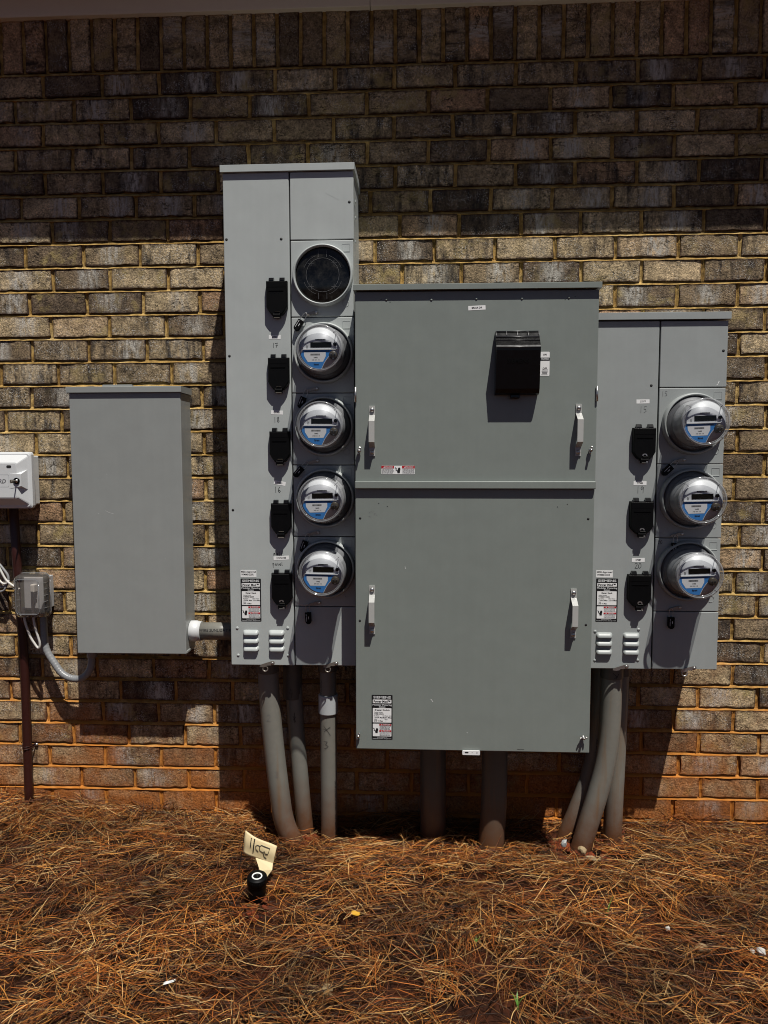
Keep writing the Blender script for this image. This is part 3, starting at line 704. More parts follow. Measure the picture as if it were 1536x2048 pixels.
LS = stack('meter_stack', 'tall pale grey meter cabinet left of the main breaker panel, five sockets', -0.6162, -0.4060, -0.2056, 0.6262, 2.1935,
           [1.9841, 1.7471, 1.5097, 1.2816, 1.0518, 0.8235], dL, 'stack', (-0.6222, -0.2016, 2.2142, -0.2330), LR, 0)
LB_ = [(-0.4810, -0.4145, 1.8690, 1.7420), (-0.4785, -0.4118, 1.6320, 1.5090), (-0.4772, -0.4112, 1.4005, 1.2815), (-0.4758, -0.4108, 1.1710, 1.0505), (-0.4772, -0.4105, 0.9455, 0.8190)]
for q, (a, b, t, bt) in enumerate(LB_): breaker_cover(LS, a, b, t, bt, dL, q == 4)
for x, z in ((-0.6072, 1.9906), (-0.4335, 1.9892), (-0.6043, 1.6285), (-0.6019, 1.1373)): hole(LS, x, z, dL)
hole(LS, -0.2184, 2.0980, dL+0.0006)
for x, z in ((-0.5948, 0.7507), (-0.4286, 0.7521), (-0.593, 0.6605), (-0.4275, 0.6615)): hole(LS, x, z, dL, 0.004, True)
for cx in (-0.5495, -0.4650):
    for z in (0.7378, 0.7113, 0.6850): louver(LS, cx, z, dL, 'stack')
name_label(LS, -0.4583, 1.6866, dL, '27581', ang=-0.02); handwriting(LS, '17', -0.4580, 1.6605, dL, 0.0155)
name_label(LS, -0.4543, 1.4491, dL, '27583', ang=-0.03); handwriting(LS, '18', -0.4560, 1.4265, dL, 0.0170)
name_label(LS, -0.4485, 1.2242, dL, '27579', ang=-0.17); handwriting(LS, '16', -0.4555, 1.2030, dL, 0.0185)
name_label(LS, -0.4469, 0.9816, dL, '27575 HSE', wd=0.050, ang=0.06); handwriting(LS, 'mult', -0.4555, 0.9960, dL, 0.0120, adv=0.66); handwriting(LS, 'panel', -0.4575, 0.9630, dL, 0.0110, adv=0.66)
approved_label(LS, -0.5808, -0.5290, 0.9190, 0.9420, dL)
rating_label(LS, -0.5813, -0.5145, 0.7729, 0.9140, dL, 'Meter Stack', ROWS_S)
hasp(LS, -0.497, 0.6325, dL, 0.052, 14, 'latch', big=True); hasp(LS, -0.288, 0.6330, dL, 0.052, 14, 'latch', big=True)
for x in (-0.5037, -0.2980):
    mb = MB(); mb.lathe([(0.0062, -0.004), (0.0075, -0.006), (0.0100, -0.006), (0.0105, -0.0035), (0.0062, -0.004)], (x, -dL, 0.6170), 20); mb.build('latch_ring', 'steeldull', LS)
for x, z, ln in ((-0.262, 2.12, 0.05),): scratch(LS, [(x-.03, z+.006), (x+.012, z-.016)], dL+0.0006, 0.0006, 'stack')
# unused socket: dark window with embossed rings
mb = MB(); mb.lathe([(0.0857, -0.010), (0.080, -0.0125), (0, -0.0128)], (LR[0][0], -dL, LR[0][1]), 56); bw = mb.build('socket_window', 'darkglass', LS)
mb = MB(); c0 = LR[0]
for a0, a1, r in ((20, 70, .062), (110, 160, .062), (200, 250, .062), (290, 340, .062), (0, 360, .052)):
    pts = [(c0[0]+r*math.cos(math.radians(a0+(a1-a0)*t/24)), c0[1]+r*math.sin(math.radians(a0+(a1-a0)*t/24))) for t in range(25)]
    mb.strokes([pts], 0.0007, -dL-0.0134)
for sx in (-1, 1):
    for sz in (-1, 1): mb.strokes([[(c0[0]+sx*.036, c0[1]+sz*.028), (c0[0]+sx*.036, c0[1]+sz*.044)], [(c0[0]+sx*.028, c0[1]+sz*.036), (c0[0]+sx*.046, c0[1]+sz*.036)], [(c0[0]+sx*.013, c0[1]+sz*.055), (c0[0]+sx*.013, c0[1]+sz*.074)]], 0.0007, -dL-0.0134)
mb.build('embossing', 'greyink', bw)
for z in (2.115, 2.065, 1.99):
    mb = MB(); mb.box(-0.2056, -0.203, -0.17, -0.155, z, z+0.008, 0.001, 1); mb.build('side_clip', 'stack', LS)

dR = 0.224
RRg = [(0.8462, 1.4065), (0.8440, 1.1735), (0.8412, 0.9475)]
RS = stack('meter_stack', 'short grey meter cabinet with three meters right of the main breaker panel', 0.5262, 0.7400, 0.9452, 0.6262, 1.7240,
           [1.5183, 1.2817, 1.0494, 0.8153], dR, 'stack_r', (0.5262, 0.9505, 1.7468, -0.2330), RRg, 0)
for a, b, t, bt in [(0.6610, 0.7305, 1.4060, 1.2850), (0.6575, 0.7290, 1.1770, 1.0530), (0.6560, 0.7280, 0.9460, 0.8215)]: breaker_cover(RS, a, b, t, bt, dR, True)
hole(RS, 0.9325, 1.6305, dR+0.0006); hole(RS, 0.7166, 1.5254, dR)
for x, z in ((0.5598, 0.7487), (0.6964, 0.7563), (0.5610, 0.655), (0.6960, 0.657)): hole(RS, x, z, dR, 0.004, True)
for cx in (0.5885, 0.6735):
    for z in (0.7385, 0.7125, 0.6855): louver(RS, cx, z, dR, 'stack_r')
name_label(RS, 0.6924, 1.4762, dR, '27577', wd=0.040, ang=0.01); handwriting(RS, '15', 0.6935, 1.4515, dR, 0.0200, 0.0011, 'faintink')
name_label(RS, 0.6895, 1.2218, dR, '27585', wd=0.040); handwriting(RS, '19', 0.6905, 1.2010, dR, 0.0210, 0.0012)
name_label(RS, 0.6900, 0.9791, dR, '27587', wd=0.040, ang=0.01); handwriting(RS, '20', 0.6900, 0.9610, dR, 0.0175, 0.0013)
handwriting(RS, '15', 0.7575, 1.5000, dR, 0.0155, 0.0013, 'greyink'); handwriting(RS, '19', 0.7560, 1.2620, dR, 0.0120, 0.0012); handwriting(RS, '20', 0.7570, 1.0360, dR, 0.0110, 0.0013)
handwriting(LS, '17', -0.3930, 1.6800, dL, 0.0120, 0.0011)
approved_label(RS, 0.5595, 0.6115, 0.9225, 0.9455, dR)
rating_label(RS, 0.5599, 0.6285, 0.7800, 0.9195, dR, 'Meter Stack', ROWS_S)
hasp(RS, 0.6410, 0.6330, dR, 0.052, 14, 'latch', 'steel', big=True); hasp(RS, 0.8530, 0.6310, dR, 0.052, 14, 'latch', 'steel', big=True)
for x in (0.8422,):
    mb = MB(); mb.lathe([(0.0062, -0.004), (0.0075, -0.006), (0.0100, -0.006), (0.0105, -0.0035), (0.0062, -0.004)], (x, -dR, 0.6165), 20); mb.build('latch_ring', 'steel', RS)
scratch(RS, [(0.9225, 1.5370), (0.9185, 1.5290), (0.9160, 1.5255)], dR+0.0006, 0.0022)

# ------------------------------------------------------------------ main breaker panel
dP = 0.34; px0, px1 = -0.1975, 0.5215
BP = thing('breaker_panel', 'large green-grey main breaker panel between the two meter cabinets', 'electrical panel', (0.162, -0.17, 0.397)); BP['_paint'] = 'panel'
mb = MB(); mb.box(px0+0.002, px1-0.002, -dP+0.018, -0.004, 0.3985, 1.797, 0.002); mb.build('panel_body', 'panel', BP)
mb = MB(); mb.extr([(-0.352, 1.8148), (-0.3505, 1.8160), (-0.004, 1.826), (-0.004, 1.799), (-0.334, 1.799), (-0.334, 1.7995), (-0.352, 1.7995)], -0.2018, 0.5285); mb.build('rain_lid', 'panel', BP)
mb = MB(); mb.box(px0, px1+0.0016, -dP, -dP+0.02, 1.2318, 1.7965, 0.0025); mb.build('upper_door', 'panel', BP)
mb = MB(); mb.box(px0-0.0003, px1, -dP, -dP+0.02, 0.3972, 1.2100, 0.0025); mb.build('lower_cover', 'panel', BP)
mb = MB(); mb.box(px0-0.0006, px1+0.001, -dP-0.0125, -dP+0.002, 1.2095, 1.2335, 0.0032, 3); mb.build('drip_lip', 'panel', BP)
def strap_handle(x, zt, zb):
    t = 0.003; prof = [(0, zt), (0, zt-.026), (-.029, zt-.045), (-.029, zb+.043), (0, zb+.024), (0, zb)]
    o_ = [(-dP-.0002+y, z) for y, z in prof]; i_ = [(-dP-.0002-t, zt), (-dP-.0002-t, zt-.0275), (-dP-.0320, zt-.0465), (-dP-.0320, zb+.0415), (-dP-.0002-t, zb+.0255), (-dP-.0002-t, zb)]
    mb = MB(); n = 6
    for k in range(5): mb.extr([o_[k], o_[k+1], i_[k+1], i_[k]], x-.0086, x+.0086)
    h_ = mb.build('handle', 'handle', BP)
    for z in (zt-.012, zb+.011):
        mb = MB(); mb.lathe([(.0068, -.003), (.0066, -.0062), (.0045, -.0085), (0, -.0092)], (x, -dP, z), 18); mb.build('bolt', 'steel', h_)
for x, zt, zb in ((-0.1458, 1.4590, 1.3085), (0.4694, 1.4625, 1.3085), (-0.1466, 0.9125, 0.7620), (0.4646, 0.9080, 0.7565)): strap_handle(x, zt, zb)
# hooded breaker cover
cx0, cx1 = 0.2195, 0.3475
mb = MB(); prof = [(-dP+.001, 1.6735), (-dP-.010, 1.6735), (-dP-.022, 1.6580), (-dP-.047, 1.6300), (-dP-.0505, 1.6225), (-dP-.0500, 1.6150), (-dP-.0375, 1.5050), (-dP-.0300, 1.4925), (-dP-.018, 1.4890), (-dP+.001, 1.4890)]
mb.extr(prof, cx0, cx1); bc = mb.build('breaker_hood', 'blackgloss', BP)
for k in range(5):
    x = cx0+.0015+(cx1-cx0-.003)*k/4; mb = MB(); mb.tube([(x, -dP-.0105, 1.6755), (x, -dP-.0130, 1.6745), (x, -dP-.0245, 1.6585), (x, -dP-.0240, 1.6570)], .0014, 10); mb.build('hood_rib', 'ribgloss', bc)
for yy_, zz_, rr_ in ((.0120, 1.6750, .0016), (.0240, 1.6575, .0019), (.0345, 1.6455, .0012)):
    mb = MB(); mb.tube([(cx0+.0005, -dP-yy_, zz_), (cx1-.0005, -dP-yy_, zz_)], rr_, 12); mb.build('hood_rib', 'ribgloss', bc)
mb = MB(); mb.tube([(cx0-.0004, -dP-.0495, 1.6235), (cx1+.0004, -dP-.0495, 1.6235)], .0017, 12); mb.build('hood_rib', 'ribgloss', bc)
mb = MB(); vs, fs = text_shape('SIEMENS', 0.017, 0.02); mb.add([(0.2835+a, -dP-.0465-(b)*0.1136-.0010, 1.585+b) for a, b in vs], fs); mb.build('raised_lettering', 'black', bc)
mb = MB(); mb.box(0.2655, 0.2925, -dP-.020, -dP+.001, 1.4785, 1.4895, .002); mb.box(0.2705, 0.2875, -dP-.0215, -dP-.018, 1.4805, 1.4830, .0006, 1); mb.build('pull_tab', 'blackgloss', bc)
mb = MB(); mb.prism(rrect(0.3538, 0.3815, 1.5455, 1.6165, .003), -dP-.0005, -dP+.001); sg = mb.build('position_label', 'white', BP)
mb = MB(); mb.prism([(0.3538, 1.5905), (0.3815, 1.5905), (0.3815, 1.5995), (0.3538, 1.5995)], -dP-.0008, -dP); text(mb, 'ON', .0068, .3675, 1.6080, -dP-.0008, .02); text(mb, 'OFF', .0072, .3675, 1.5675, -dP-.0008, .02)
for q in range(5): mb.strokes([[(.358+rndm.uniform(0, .003), 1.5635-q*.0036), (.3765+rndm.uniform(-.004, .002), 1.5635-q*.0036)]], .0012, -dP-.0008)
mb.build('lettering', 'ink', sg)
mb = MB(); text(mb, 'TRIPPED', .0068, .3676, 1.5950, -dP-.0012, .02, width=.023); mb.build('white_lettering', 'offwhite', sg)
name_label(BP, 0.1655, 1.7465, dP, 'BRIAR DR', wd=0.051, ht=0.0128, ang=0.045)
# danger notice
mb = MB(); dx0, dx1, dz0, dz1 = -0.1180, -0.0175, 1.2535, 1.2790; mb.prism(rrect(dx0, dx1, dz0, dz1, .0015, 2), -dP-.0005, -dP+.001); dn = mb.build('danger_label', 'white', BP)
mr, mk, mw = MB(), MB(), MB(); yy = -dP-.0008
for a, b, t_ in ((dx0, dx0+.0378, 'DANGER'), (dx1-.0378, dx1, 'PELIGRO')):
    mr.prism([(a, dz1-.0078), (b, dz1-.0078), (b, dz1-.0002), (a, dz1-.0002)], yy, -dP); mw = MB(); text(mw, t_, .0062, (a+b)/2+.003, dz1-.0040, yy-.0003, .02)
    mw.prism([(a+.0060, dz1-.0062), (a+.0105, dz1-.0062), (a+.00825, dz1-.0018)], yy-.0003, yy-.0001); mw.build('white_lettering', 'offwhite', dn)
    for q in range(5):
        x = a+.0015
        while x < b-.004:
            L = rndm.uniform(.0015, .0055); mk.prism([(x, dz1-.0108-q*.0030), (min(x+L, b-.001), dz1-.0108-q*.0030), (min(x+L, b-.001), dz1-.0098-q*.0030), (x, dz1-.0098-q*.0030)], yy, -dP); x += L+.0008
mk.strokes([[(dx0+.0380, dz0), (dx0+.0380, dz1)], [(dx1-.0380, dz0), (dx1-.0380, dz1)]], .0004, yy)
hand(mk, -.0655, 1.2660, .017, yy)
mr.build('red_band', 'red', dn); mk.build('lettering', 'ink', dn)
rating_label(BP, -0.1485, -0.0837, 0.4285, 0.5705, dP, 'Breaker Module', ROWS_B)
def wing_nut(x, z, a):
    mb = MB(); mb.lathe([(.0038, .001), (.0036, -.022), (0, -.0225)], (x, -dP, z), 12); mb.lathe([(.0062, -.006), (.0064, -.011), (.0045, -.013), (.0038, -.013)], (x, -dP, z), 12)
    for s_ in (-1, 1):
        dx, dz = math.cos(a)*s_, math.sin(a)*s_
        mb.tube([(x+dx*.004, -dP-.009, z+dz*.004), (x+dx*.008, -dP-.0125, z+dz*.008), (x+dx*.0105, -dP-.017, z+dz*.0105)], [.0028, .0032, .0018], 8)
    mb.build('wing_nut', 'steel', BP)
for x, z, a in ((-0.1847, 1.3246, 1.3), (0.5050, 1.3262, 1.35), (-0.1895, 0.4440, 1.2), (0.5000, 0.4502, 0.15)): wing_nut(x, z, a)
for x in (px0+.0018, px1+.0002):
    mb = MB(); mb.tube([(x, -dP-.004, 1.515), (x, -dP-.004, 1.470)], .0036, 10); mb.box(x-.002, x+.002, -dP-.004, -dP+.012, 1.474, 1.511); mb.build('hinge_pin', 'steel', BP)
mb = MB(); mb.prism(rrect(0.1325, 0.1868, 0.3868, 0.4010, .003), -dP-.006, -dP-.003); mb.box(0.134, 0.185, -dP-.003, -0.30, 0.3945, 0.3968); tb = mb.build('lock_tab', 'white', BP)
mb = MB(); mb.prism(rrect(0.140, 0.1515, 0.3925, 0.3968, .0021), -dP-.0063, -dP-.0059); mb.disc((0.1625, 0.3945), .0013, -dP-.0063, 10); mb.prism([(.1765, .3915), (.1785, .3915), (.1785, .3975), (.1765, .3975)], -dP-.0063, -dP-.0059); mb.build('slot', 'gap', tb)
for x, z in ((-0.1828, 1.1195), (0.5040, 1.1201), (-0.1846, 0.8028), (0.5034, 0.7972)): hole(BP, x, z, dP, .0037)
for x, z in ((0.1638, 1.7722), (0.0308, 1.7710), (0.2976, 1.7719), (-0.1031, 1.7728), (0.4349, 1.7730)): hole(BP, x, z, dP, .0028, True)
for x, z in ((-.119, 1.774), (-.092, 1.766), (.424, 1.768), (.453, 1.776), (-.126, 1.165), (-.100, 1.156), (.441, 1.164), (.412, 1.156)): hole(BP, x, z, dP, .0014)
scratch(BP, [(0.0345, 0.5595), (0.0385, 0.5550), (0.0405, 0.5520)], dP, .0016); scratch(BP, [(0.146, 0.457), (0.1485, 0.4545)], dP, .0012)
scratch(BP, [(0.302, 0.405), (0.312, 0.4045), (0.322, 0.4050)], dP, .0012, 'ink'); scratch(BP, [(-0.046, 0.972), (-0.0445, 0.965)], dP, .0009)
for k in range(26):
    x = -.146+rndm.uniform(-.013, .013); z = 1.131+rndm.uniform(-.012, .012); scratch(BP, [(x, z), (x+rndm.uniform(.001, .004), z+rndm.uniform(0, .002))], dP, .0007, 'greyink') if k < 12 else None
BP.rotation_euler = (0, 0.0030, 0); RS.rotation_euler = (0, 0.0026, 0)

# ------------------------------------------------------------------ meters
def make_meter():
    root = bpy.data.objects.new('electric_meter', None); C.objects.link(root); root.empty_display_size = .05
    B = lambda mb, n, mt, p=root: mb.build(n, mt, p, (0, 0, 0))
    mb = MB(); mb.lathe([(.0835, -.002), (.0835, -.014), (.0800, -.020), (.0745, -.024), (.0700, -.027), (.0690, -.034), (0, -.034)], n=64); B(mb, 'base_flange', 'greyink')
    mb = MB(); mb.lathe([(.0700, -.030), (.0690, -.045), (.0650, -.050), (.0640, -.086), (.0655, -.090), (.0655, -.0965), (.0640, -.0975), (0, -.0976)], n=64); B(mb, 'housing', 'housing')
    mb = MB(); mb.lathe([(.0632, -.0960), (.0632, -.0982), (0, -.0983)], n=64); fp = B(mb, 'faceplate', 'faceplate')
    y = -.0988
    # white band over the display, arched top
    arc = [(.0560*math.cos(math.radians(a)), -.004+.0335*math.sin(math.radians(a))) for a in range(15, 166, 10)]
    mb = MB(); mb.prism([(.046, -.0005), (.046, .004)]+arc+[(-.050, .004), (-.050, -.0005)], y, -.0975); B(mb, 'display_plate', 'mplate', fp)
    mb = MB(); mb.prism([(-.0520, -.0032), (.0545, -.0032), (.0545, -.0008), (-.0520, -.0008)], -.1020, -.0975); B(mb, 'white_band', 'mwhite', fp)
    mb = MB(); mb.prism([(-.0285, .0036), (.0356, .0036), (.0356, .0196), (-.0285, .0196)], y-.0008, -.0975); B(mb, 'display', 'lcd', fp)
    bl = [(-.0515, -.0040), (.0370, -.0040), (.0365, -.0120), (.0300, -.0195), (.0210, -.0300), (.0130, -.0420), (.0060, -.0560), (.0036, -.0605)]
    bl += [(.0606*math.cos(math.radians(a)), .0606*math.sin(math.radians(a))) for a in range(-92, -169, -8)]+[(-.0560, -.0130)]
    mb = MB(); mb.prism(bl, y, -.0975); B(mb, 'blue_label', 'blue', fp)
    edge = [(.0370, -.0060), (.0310, -.0190), (.0220, -.0295), (.0140, -.0415), (.0070, -.0555), (.0050, -.0600)]
    mb = MB(); mb.strokes([edge], .0010, y-.0002); B(mb, 'label_edge', 'white', fp)
    mb = MB(); mb.prism([(-.0487, -.0107), (.0178, -.0100), (.0178, -.0226), (.0095, -.0390), (-.0368, -.0395), (-.0480, -.0214)], y-.0003, -.0975); B(mb, 'serial_label', 'mwhite', fp)
    mb = MB(); x = -.0285; yk = y-.0006; rr = random.Random(3)
    while x < .0005: wd = rr.choice((.0005, .0008, .0013)); mb.prism([(x, -.0196), (x+wd, -.0196), (x+wd, -.0145), (x, -.0145)], yk, yk+.0002); x += wd+rr.choice((.0005, .0008))
    for q, s_ in ((-.0090, 60), (.0250, 20), (-.0070, 48)):
        pass
    x = -.0480
    while x < .026: L = rr.uniform(.001, .004); mb.prism([(x, -.0082), (x+L, -.0082), (x+L, -.0062), (x, -.0062)], yk, yk+.0002); x += L+.0007
    x = -.0130
    while x < .018: L = rr.uniform(.001, .003); mb.prism([(x, .0262), (x+L, .0262), (x+L, .0290), (x, .0290)], yk-.0001, yk+.0001); mb.prism([(x, .0232), (x+L*.9, .0232), (x+L*.9, .0240), (x, .0240)], yk-.0001, yk+.0001); x += L+.0006
    text(mb, 'Itron', .0078, -.0110, -.0465, yk, .03); text(mb, '345 041 10', .0052, -.0130, -.0335, yk, .0); text(mb, '16402', .0050, -.0130, -.0262, yk, .02)
    mb.strokes([[(-.0405, .002), (-.0405, .011)], [(-.0375, .002), (-.0375, .009), (-.0360, .0095)]], .0009, yk)
    B(mb, 'lettering', 'ink', fp)
    mb = MB(); mb.lathe([(.0054, -.0975), (.0052, -.1045), (.0040, -.1058), (0, -.1060)], (.0462, 0, .0132), 20); B(mb, 'reset_button', 'blackgloss', fp)
    mb = MB(); mb.lathe([(.0128, -.0975), (.0126, -.1085), (.0112, -.1102), (0, -.1104)], (.0412, 0, -.0205), 28); op = B(mb, 'optical_port', 'port', fp)
    return root, op, fp
root0, op0, fp0 = make_meter()
# details of the optical port and the clear dome (same level as the face)
for ex in (.0378, .0452):
    mb = MB(); mb.disc((ex, -.0215), .0025, -.1108, 12); mb.build('port_eye', 'ink', fp0, (0, 0, 0))
for ln in ([(.0330, -.0178), (.0368, -.0172)], [(.0455, -.0172), (.0492, -.0180)], [(.0398, -.0300), (.0432, -.0300)]):
    mb = MB(); mb.strokes([ln], .0016, -.1108); mb.build('port_lens', 'steel', fp0, (0, 0, 0))
mb = MB(); mb.lathe([(.0812, -.012), (.0812, -.023), (.0782, -.0275), (.0752, -.034), (.0722, -.100), (.0716, -.108)], n=72); mb.build('dome', 'dome', root0, (0, 0, 0))
mb = MB(); mb.lathe([(.0716, -.108), (.0717, -.1115), (.0700, -.1152), (.0668, -.1165), (.0648, -.1155), (.0640, -.1120)], n=72)
mb.lathe([(.0640, -.1120), (.0632, -.1142), (.0618, -.1142), (.0612, -.1120)], n=72)
for a in (45, 135, 225, 315):
    ca, sa = math.cos(math.radians(a)), math.sin(math.radians(a)); mb.tube([(ca*.0610, -.1150, sa*.0610), (ca*.0695, -.1160, sa*.0695), (ca*.0712, -.108, sa*.0712), (ca*.0716, -.090, sa*.0716)], .0011, 6)
mb.build('dome_rim', 'domerim', root0, (0, 0, 0))
mb = MB(); mb.lathe([(.0612, -.1120), (.050, -.1122), (.025, -.1124), (0, -.1124)], n=72); mb.build('dome_face', 'dome', root0, (0, 0, 0))
mlabels = [('round electric meter topmost in the tall left cabinet, right of handwritten 17', LR[1], dL), ('round electric meter second from top in the left cabinet, right of handwritten 18', LR[2], dL),
           ('round electric meter third from top in the left cabinet, right of handwritten 16', LR[3], dL), ('round electric meter lowest in the left cabinet, right of handwritten panel', LR[4], dL),
           ('round electric meter topmost in the right cabinet, right of handwritten 15', RRg[0], dR), ('round electric meter in the middle of the right cabinet, right of handwritten 19', RRg[1], dR),
           ('round electric meter lowest in the right cabinet, right of handwritten 20', RRg[2], dR)]
for k, (lb, (x, z), d) in enumerate(mlabels):
    o = root0 if k == 0 else copy_tree(root0)
    o.location = (x, -d, z); tag(o, lb, 'electric meter', 'round electric meters plugged into the cabinets')
    o.rotation_euler = (0, [0, .01, -.015, .02, -.03, -.02, -.035][k], 0)

# ------------------------------------------------------------------ padlocks (seal locks)
def make_lock():
    root = bpy.data.objects.new('padlock', None); C.objects.link(root); root.empty_display_size = .02
    mb = MB(); mb.tube(spline([(-.0055, -.006, -.030), (-.0062, -.006, -.016), (-.0050, -.0065, -.004), (0, -.007, .0005), (.0050, -.0065, -.004), (.0062, -.006, -.016), (.0055, -.006, -.030)], 5), .0010, 6); mb.build('shackle', 'steel', root, (0, 0, 0))
    pts = [(-.0095, -.026), (.0095, -.026)]+[(.0095*math.cos(math.radians(a)), -.0540+.0095*math.sin(math.radians(a))) for a in range(0, -181, -20)]
    mb = MB(); mb.prism(pts, -.0135, -.0015); mb.prism([(p[0]*.86, -.042+(p[1]+.042)*.93) for p in pts], -.0148, -.0130); b = mb.build('lock_body', 'black', root, (0, 0, 0))
    mb = MB(); rr = random.Random(2); x = 0
    for q in range(9): mb.strokes([[(-.0050, -.031-q*.0026), (-.0050, -.0325-q*.0026)]], .0018*rr.uniform(.5, 1), -.0151)
    for q in range(3): mb.strokes([[(.0022, -.039-q*.0028), (.0022, -.0406-q*.0028)]], .0026*rr.uniform(.6, 1), -.0151)
    mb.build('stamped_lettering', 'offwhite', b, (0, 0, 0))
    return root
lk0 = make_lock()
xh = -0.4060+0.0018+0.048; xr_ = 0.7400+0.0018+0.048
locks = [(xh, 1.7565, dL, 33, 'small black padlock hanging just below the empty socket'), (xh, 1.5195, dL, 22, 'small black padlock below the topmost meter of the left cabinet'),
         (xh, 1.2915, dL, 42, 'small black padlock below the second meter of the left cabinet, strongly tilted'), (xh, 1.0620, dL, 20, 'small black padlock below the third meter of the left cabinet'),
         (xh-.006, 0.8310, dL, -4, 'small black padlock hanging straight below the lowest meter of the left cabinet'),
         (xr_+.012, 1.2915, dR, 46, 'small black padlock below the topmost meter of the right cabinet, strongly tilted'), (xr_+.014, 1.0590, dR, 8, 'small black padlock below the middle meter of the right cabinet'),
         (xr_+.004, 0.8245, dR, 0, 'small black padlock hanging straight below the lowest meter of the right cabinet')]
for k, (x, z, d, a, lb) in enumerate(locks):
    o = lk0 if k == 0 else copy_tree(lk0); o.location = (x, -d-.0030, z+.001); o.rotation_euler = (0, math.radians(a), 0)
    tag(o, lb, 'padlock', 'small black padlocks on the meter covers')

# ------------------------------------------------------------------ left cabinet and its conduits
CB = thing('grey_cabinet', 'plain grey metal cabinet mounted left of the tall meter cabinet', 'electrical cabinet', (-0.984, -0.08, 0.637))
mb = MB(); mb.box(-1.1735, -0.7945, -0.135, -0.030, 0.6375, 1.5230, .0024); mb.build('cabinet_body', 'cabinet', CB)
mb = MB(); mb.extr([(-0.1430, 1.5425), (-0.1420, 1.5435), (-0.028, 1.5440), (-0.028, 1.5225), (-0.1375, 1.5225), (-0.1375, 1.5245), (-0.1430, 1.5245)], -1.1795, -0.7895); mb.build('rain_lid', 'cabinet', CB)
mb = MB(); mb.box(-1.105, -1.000, -0.029, -0.010, 1.44, 1.5610, .002); mb.build('wall_bracket', 'cabinet', CB)
mb = MB(); mb.box(-1.105, -1.000, -0.029, -0.010, 0.70, 0.80, .002); mb.build('wall_bracket', 'cabinet', CB)
mb = MB(); mb.box(-0.800, -0.7915, -0.133, -0.070, 0.6400, 0.6480, .001, 1); mb.build('hem', 'cabinet', CB)
scratch(CB, [(-1.0605, 1.1285), (-1.0470, 1.1220), (-1.0330, 1.1180)], .135, .0006); scratch(CB, [(-1.0520, 1.2520), (-1.0515, 1.2518)], .135, .0013); scratch(CB, [(-1.0840, 1.1188), (-1.0836, 1.1186)], .135, .0013); scratch(CB, [(-0.8600, 0.9680), (-0.8596, 0.9678)], .135, .0013)
def pipe_text(mb, body, size, a, b, r, ang0, flip=1):
    """lettering wrapped on the front of a straight pipe from a to b"""
    a, b = Vector(a), Vector(b); t = (b-a).normalized(); out = Vector((0, -1, 0)); out = (out-t*out.dot(t)).normalized(); up = t.cross(out)*flip
    vs, fs = text_shape(body, size, .005, align='LEFT')
    mb.add([a+t*x+(out*math.cos(ang0+z/r)+up*math.sin(ang0+z/r))*(r+.0004) for x, z in vs], fs)
NP = thing('conduit_nipple', 'short horizontal grey conduit joining the plain cabinet to the tall meter cabinet', 'conduit', (-0.70, -0.08, 0.7055))
mb = MB(); mb.tube([(-0.772, -.08, .7055), (-0.610, -.08, .7055)], .0305, 28); mb.build('pipe', 'conduit', NP)
mb = MB(); mb.tube([(-0.7940, -.08, .7055), (-0.7925, -.08, .7055), (-0.772, -.08, .7055), (-0.769, -.08, .7055), (-0.756, -.08, .7055)], [.0350, .0365, .0365, .0345, .0335], 28); mb.build('connector', 'connector', NP)
mb = MB(); pipe_text(mb, 'WIRE SUNLIGHT RESISTANT', .0135, (-0.757, -.08, .7055), (-0.6, -.08, .7055), .0305, 0.30, -1); me_ = mb.build('lettering', 'ink', NP)

def conduit(name, label, pts, r, mat, extras=(), n=24, grp='grey conduits rising from the ground'):
    base = pts[-1]; root = thing(name, label, 'conduit', (base[0], base[1], 0.0), grp)
    mb = MB(); mb.tube(spline(pts, 8), r, n); mb.build('pipe', mat, root)
    for nm, a, b, rr_, mt in extras:
        a, b = Vector(a), Vector(b); t = (b-a).normalized()
        mb = MB(); mb.tube([a-t*.0002, a, a+t*.0012, a+t*.0030, b-t*.0030, b-t*.0012, b, b+t*.0002], [rr_-.0040, rr_-.0012, rr_, rr_, rr_, rr_, rr_-.0012, rr_-.0040], n); mb.build(nm, mt, root)
    return root
c1 = conduit('conduit', 'leaning grey conduit under the left cabinet, leftmost of three', [(-.512, -.150, .640), (-.5075, -.150, .500), (-.494, -.150, .320), (-.4760, -.150, .150), (-.4640, -.150, .070), (-.4420, -.150, .010), (-.395, -.150, -.07)], .0345, 'conduit',
             [('connector', (-.5125, -.150, .585), (-.512, -.150, .6255), .0385, 'conduit_dk')])
mb = MB()
for ch, x, z, s in (('2', -.503, .437, .022), ('2', -.478, .242, .020)): mb.strokes([[(x+(px-.5)*s*.7, z+(pz-.5)*s) for px, pz in ln] for ln in DG[ch]], .0010, -.150-.0349)
mb.build('handwriting', 'greyink', c1)
c2 = conduit('conduit', 'shaded grey conduit behind the other two under the left cabinet', [(-.437, -.085, .640), (-.432, -.085, .430), (-.419, -.085, .230), (-.4075, -.085, .080), (-.393, -.085, -.08)], .0285, 'conduit',
             [('coupling', (-.4400, -.085, .475), (-.4380, -.085, .610), .0330, 'conduit_dk')])
mb = MB()
for ch, x, z, s in (('4', -.4385, .500, .030), ('1', -.428, .415, .036), ('X', -.4285, .410, .022)): mb.strokes([[(x+(px-.5)*s*.5, z+(pz-.5)*s) for px, pz in ln] for ln in DG[ch]], .0014, -.085-.0335)
mb.build('handwriting', 'ink', c2)
